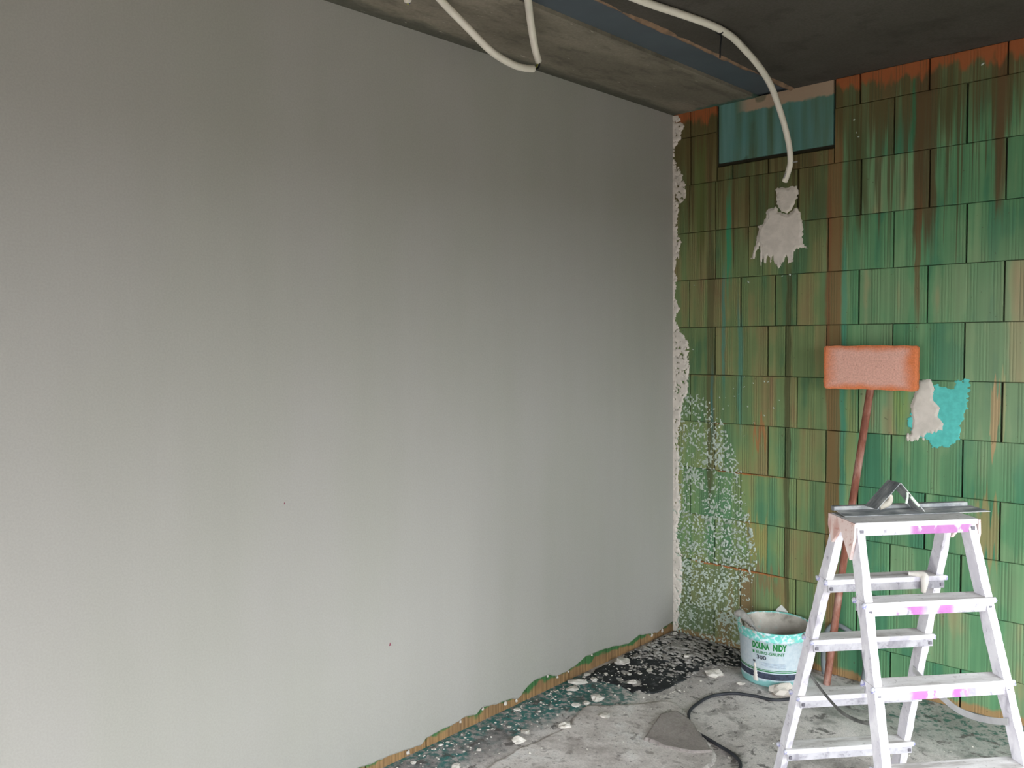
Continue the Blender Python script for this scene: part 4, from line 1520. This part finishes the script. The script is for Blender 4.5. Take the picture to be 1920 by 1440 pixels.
bm = lump_mesh(0.056, 0.036, 0.034, 77, 0.75)
o = bm_obj('plaster_lump', bm, MT['smear'], None, False, loc=(0.805, -0.368, 0.0))
o.rotation_euler = (0, 0, YAW)
tag(o, 'large crumpled lump of plaster lying against the foot of the bucket', 'plaster lump')

# ------------------------------------------------------------------ conduits under the ceiling
cd = empty('cable_conduit', (0.837, -0.977, 2.79))
tag(cd, 'long white conduit tied to the slab with its open end hanging over the bricks', 'conduit')
P = [(0.80, -1.95, 2.795), (0.79, -1.65, 2.795), (0.793, -1.44, 2.795), (0.845, -1.01, 2.796), (0.822, -0.74, 2.776), (0.784, -0.48, 2.726), (0.745, -0.29, 2.645), (0.727, -0.17, 2.537), (0.715, -0.115, 2.449), (0.692, -0.09, 2.402), (0.667, -0.072, 2.362)]
o = tube('conduit', [Vector(p) for p in P], 0.0135, MT['conduit'], None, 14, 10, None, 1.0, 0.72)
o.parent = cd
o.matrix_parent_inverse = Matrix.Translation((-0.837, 0.977, -2.79))
o = tube('cable_end', [(0.680, -0.078, 2.385), (0.672, -0.092, 2.375), (0.690, -0.10, 2.400), (0.72, -0.11, 2.435), (0.745, -0.105, 2.440)], 0.0035, MT['wiregrey'], None, 8, 8)
o.parent = cd
o.matrix_parent_inverse = Matrix.Translation((-0.837, 0.977, -2.79))
o = lathe('cable_tie', [(0.0142, -0.005), (0.017, -0.004), (0.017, 0.004), (0.0142, 0.005)], MT['tie'], None, 18, closed=True)
d = (Vector(P[4]) - Vector(P[3])).normalized()
o.rotation_euler = d.to_track_quat('Z', 'Y').to_euler()
o.location = (0.841 - 0.837, -0.985 + 0.977, 2.7955 - 2.79)
o.parent = cd
o = tube('tie_tail', [(0.841, -0.985, 2.782), (0.850, -0.990, 2.765), (0.846, -0.990, 2.735), (0.843, -0.988, 2.690)], 0.0036, MT['tie'], None, 6, 6)
o.parent = cd
o.matrix_parent_inverse = Matrix.Translation((-0.837, 0.977, -2.79))

lc = empty('hanging_conduit', (0.3, -1.6, 2.67))
tag(lc, 'two drooping white conduit ends joined by bare wires under the concrete beam', 'conduit')
MI = Matrix.Translation((-0.3, 1.6, -2.67))
A = [(0.41, -2.10, 2.797), (0.345, -1.995, 2.796), (0.305, -1.900, 2.783), (0.30, -1.814, 2.747), (0.31, -1.691, 2.680), (0.315, -1.584, 2.655), (0.315, -1.51, 2.656), (0.315, -1.466, 2.663)]
B = [(0.64, -1.87, 2.797), (0.54, -1.742, 2.796), (0.475, -1.662, 2.786), (0.42, -1.591, 2.763), (0.365, -1.511, 2.719), (0.319, -1.440, 2.698)]
for q in (A, B):
    o = tube('conduit', q, 0.0135, MT['conduit'], None, 14, 10, None, 1.0, 0.72)
    o.parent = lc
    o.matrix_parent_inverse = MI
for q, mm in (([(0.316, -1.49, 2.660), (0.312, -1.455, 2.668), (0.312, -1.438, 2.684), (0.325, -1.450, 2.702)], 'wirey'), ([(0.314, -1.485, 2.656), (0.304, -1.448, 2.664), (0.303, -1.424, 2.684), (0.322, -1.445, 2.702)], 'wireb'), ([(0.320, -1.485, 2.656), (0.322, -1.455, 2.664), (0.322, -1.438, 2.680), (0.328, -1.450, 2.704)], 'tie')):
    o = tube('wire', q, 0.0032, MT[mm], None, 8, 6)
    o.parent = lc
    o.matrix_parent_inverse = MI
st = empty('conduit_stub', (0.27, -2.05, 2.79))
tag(st, 'short white conduit stub with wire ends poking down from the beam', 'conduit')
MI = Matrix.Translation((-0.27, 2.05, -2.79))
o = tube('conduit', [(0.285, -2.07, 2.806), (0.27, -2.05, 2.795), (0.252, -2.03, 2.782)], 0.0135, MT['conduit'], None, 14, 8, None, 1.0, 0.72)
o.parent = st
o.matrix_parent_inverse = MI
for k, mm in enumerate(('wirey', 'wireb')):
    o = tube('wire', [(0.262 + k * 0.006, -2.04, 2.789), (0.250 + k * 0.007, -2.028, 2.780), (0.244 + k * 0.008, -2.022, 2.774)], 0.0032, MT[mm], None, 8, 4)
    o.parent = st
    o.matrix_parent_inverse = MI
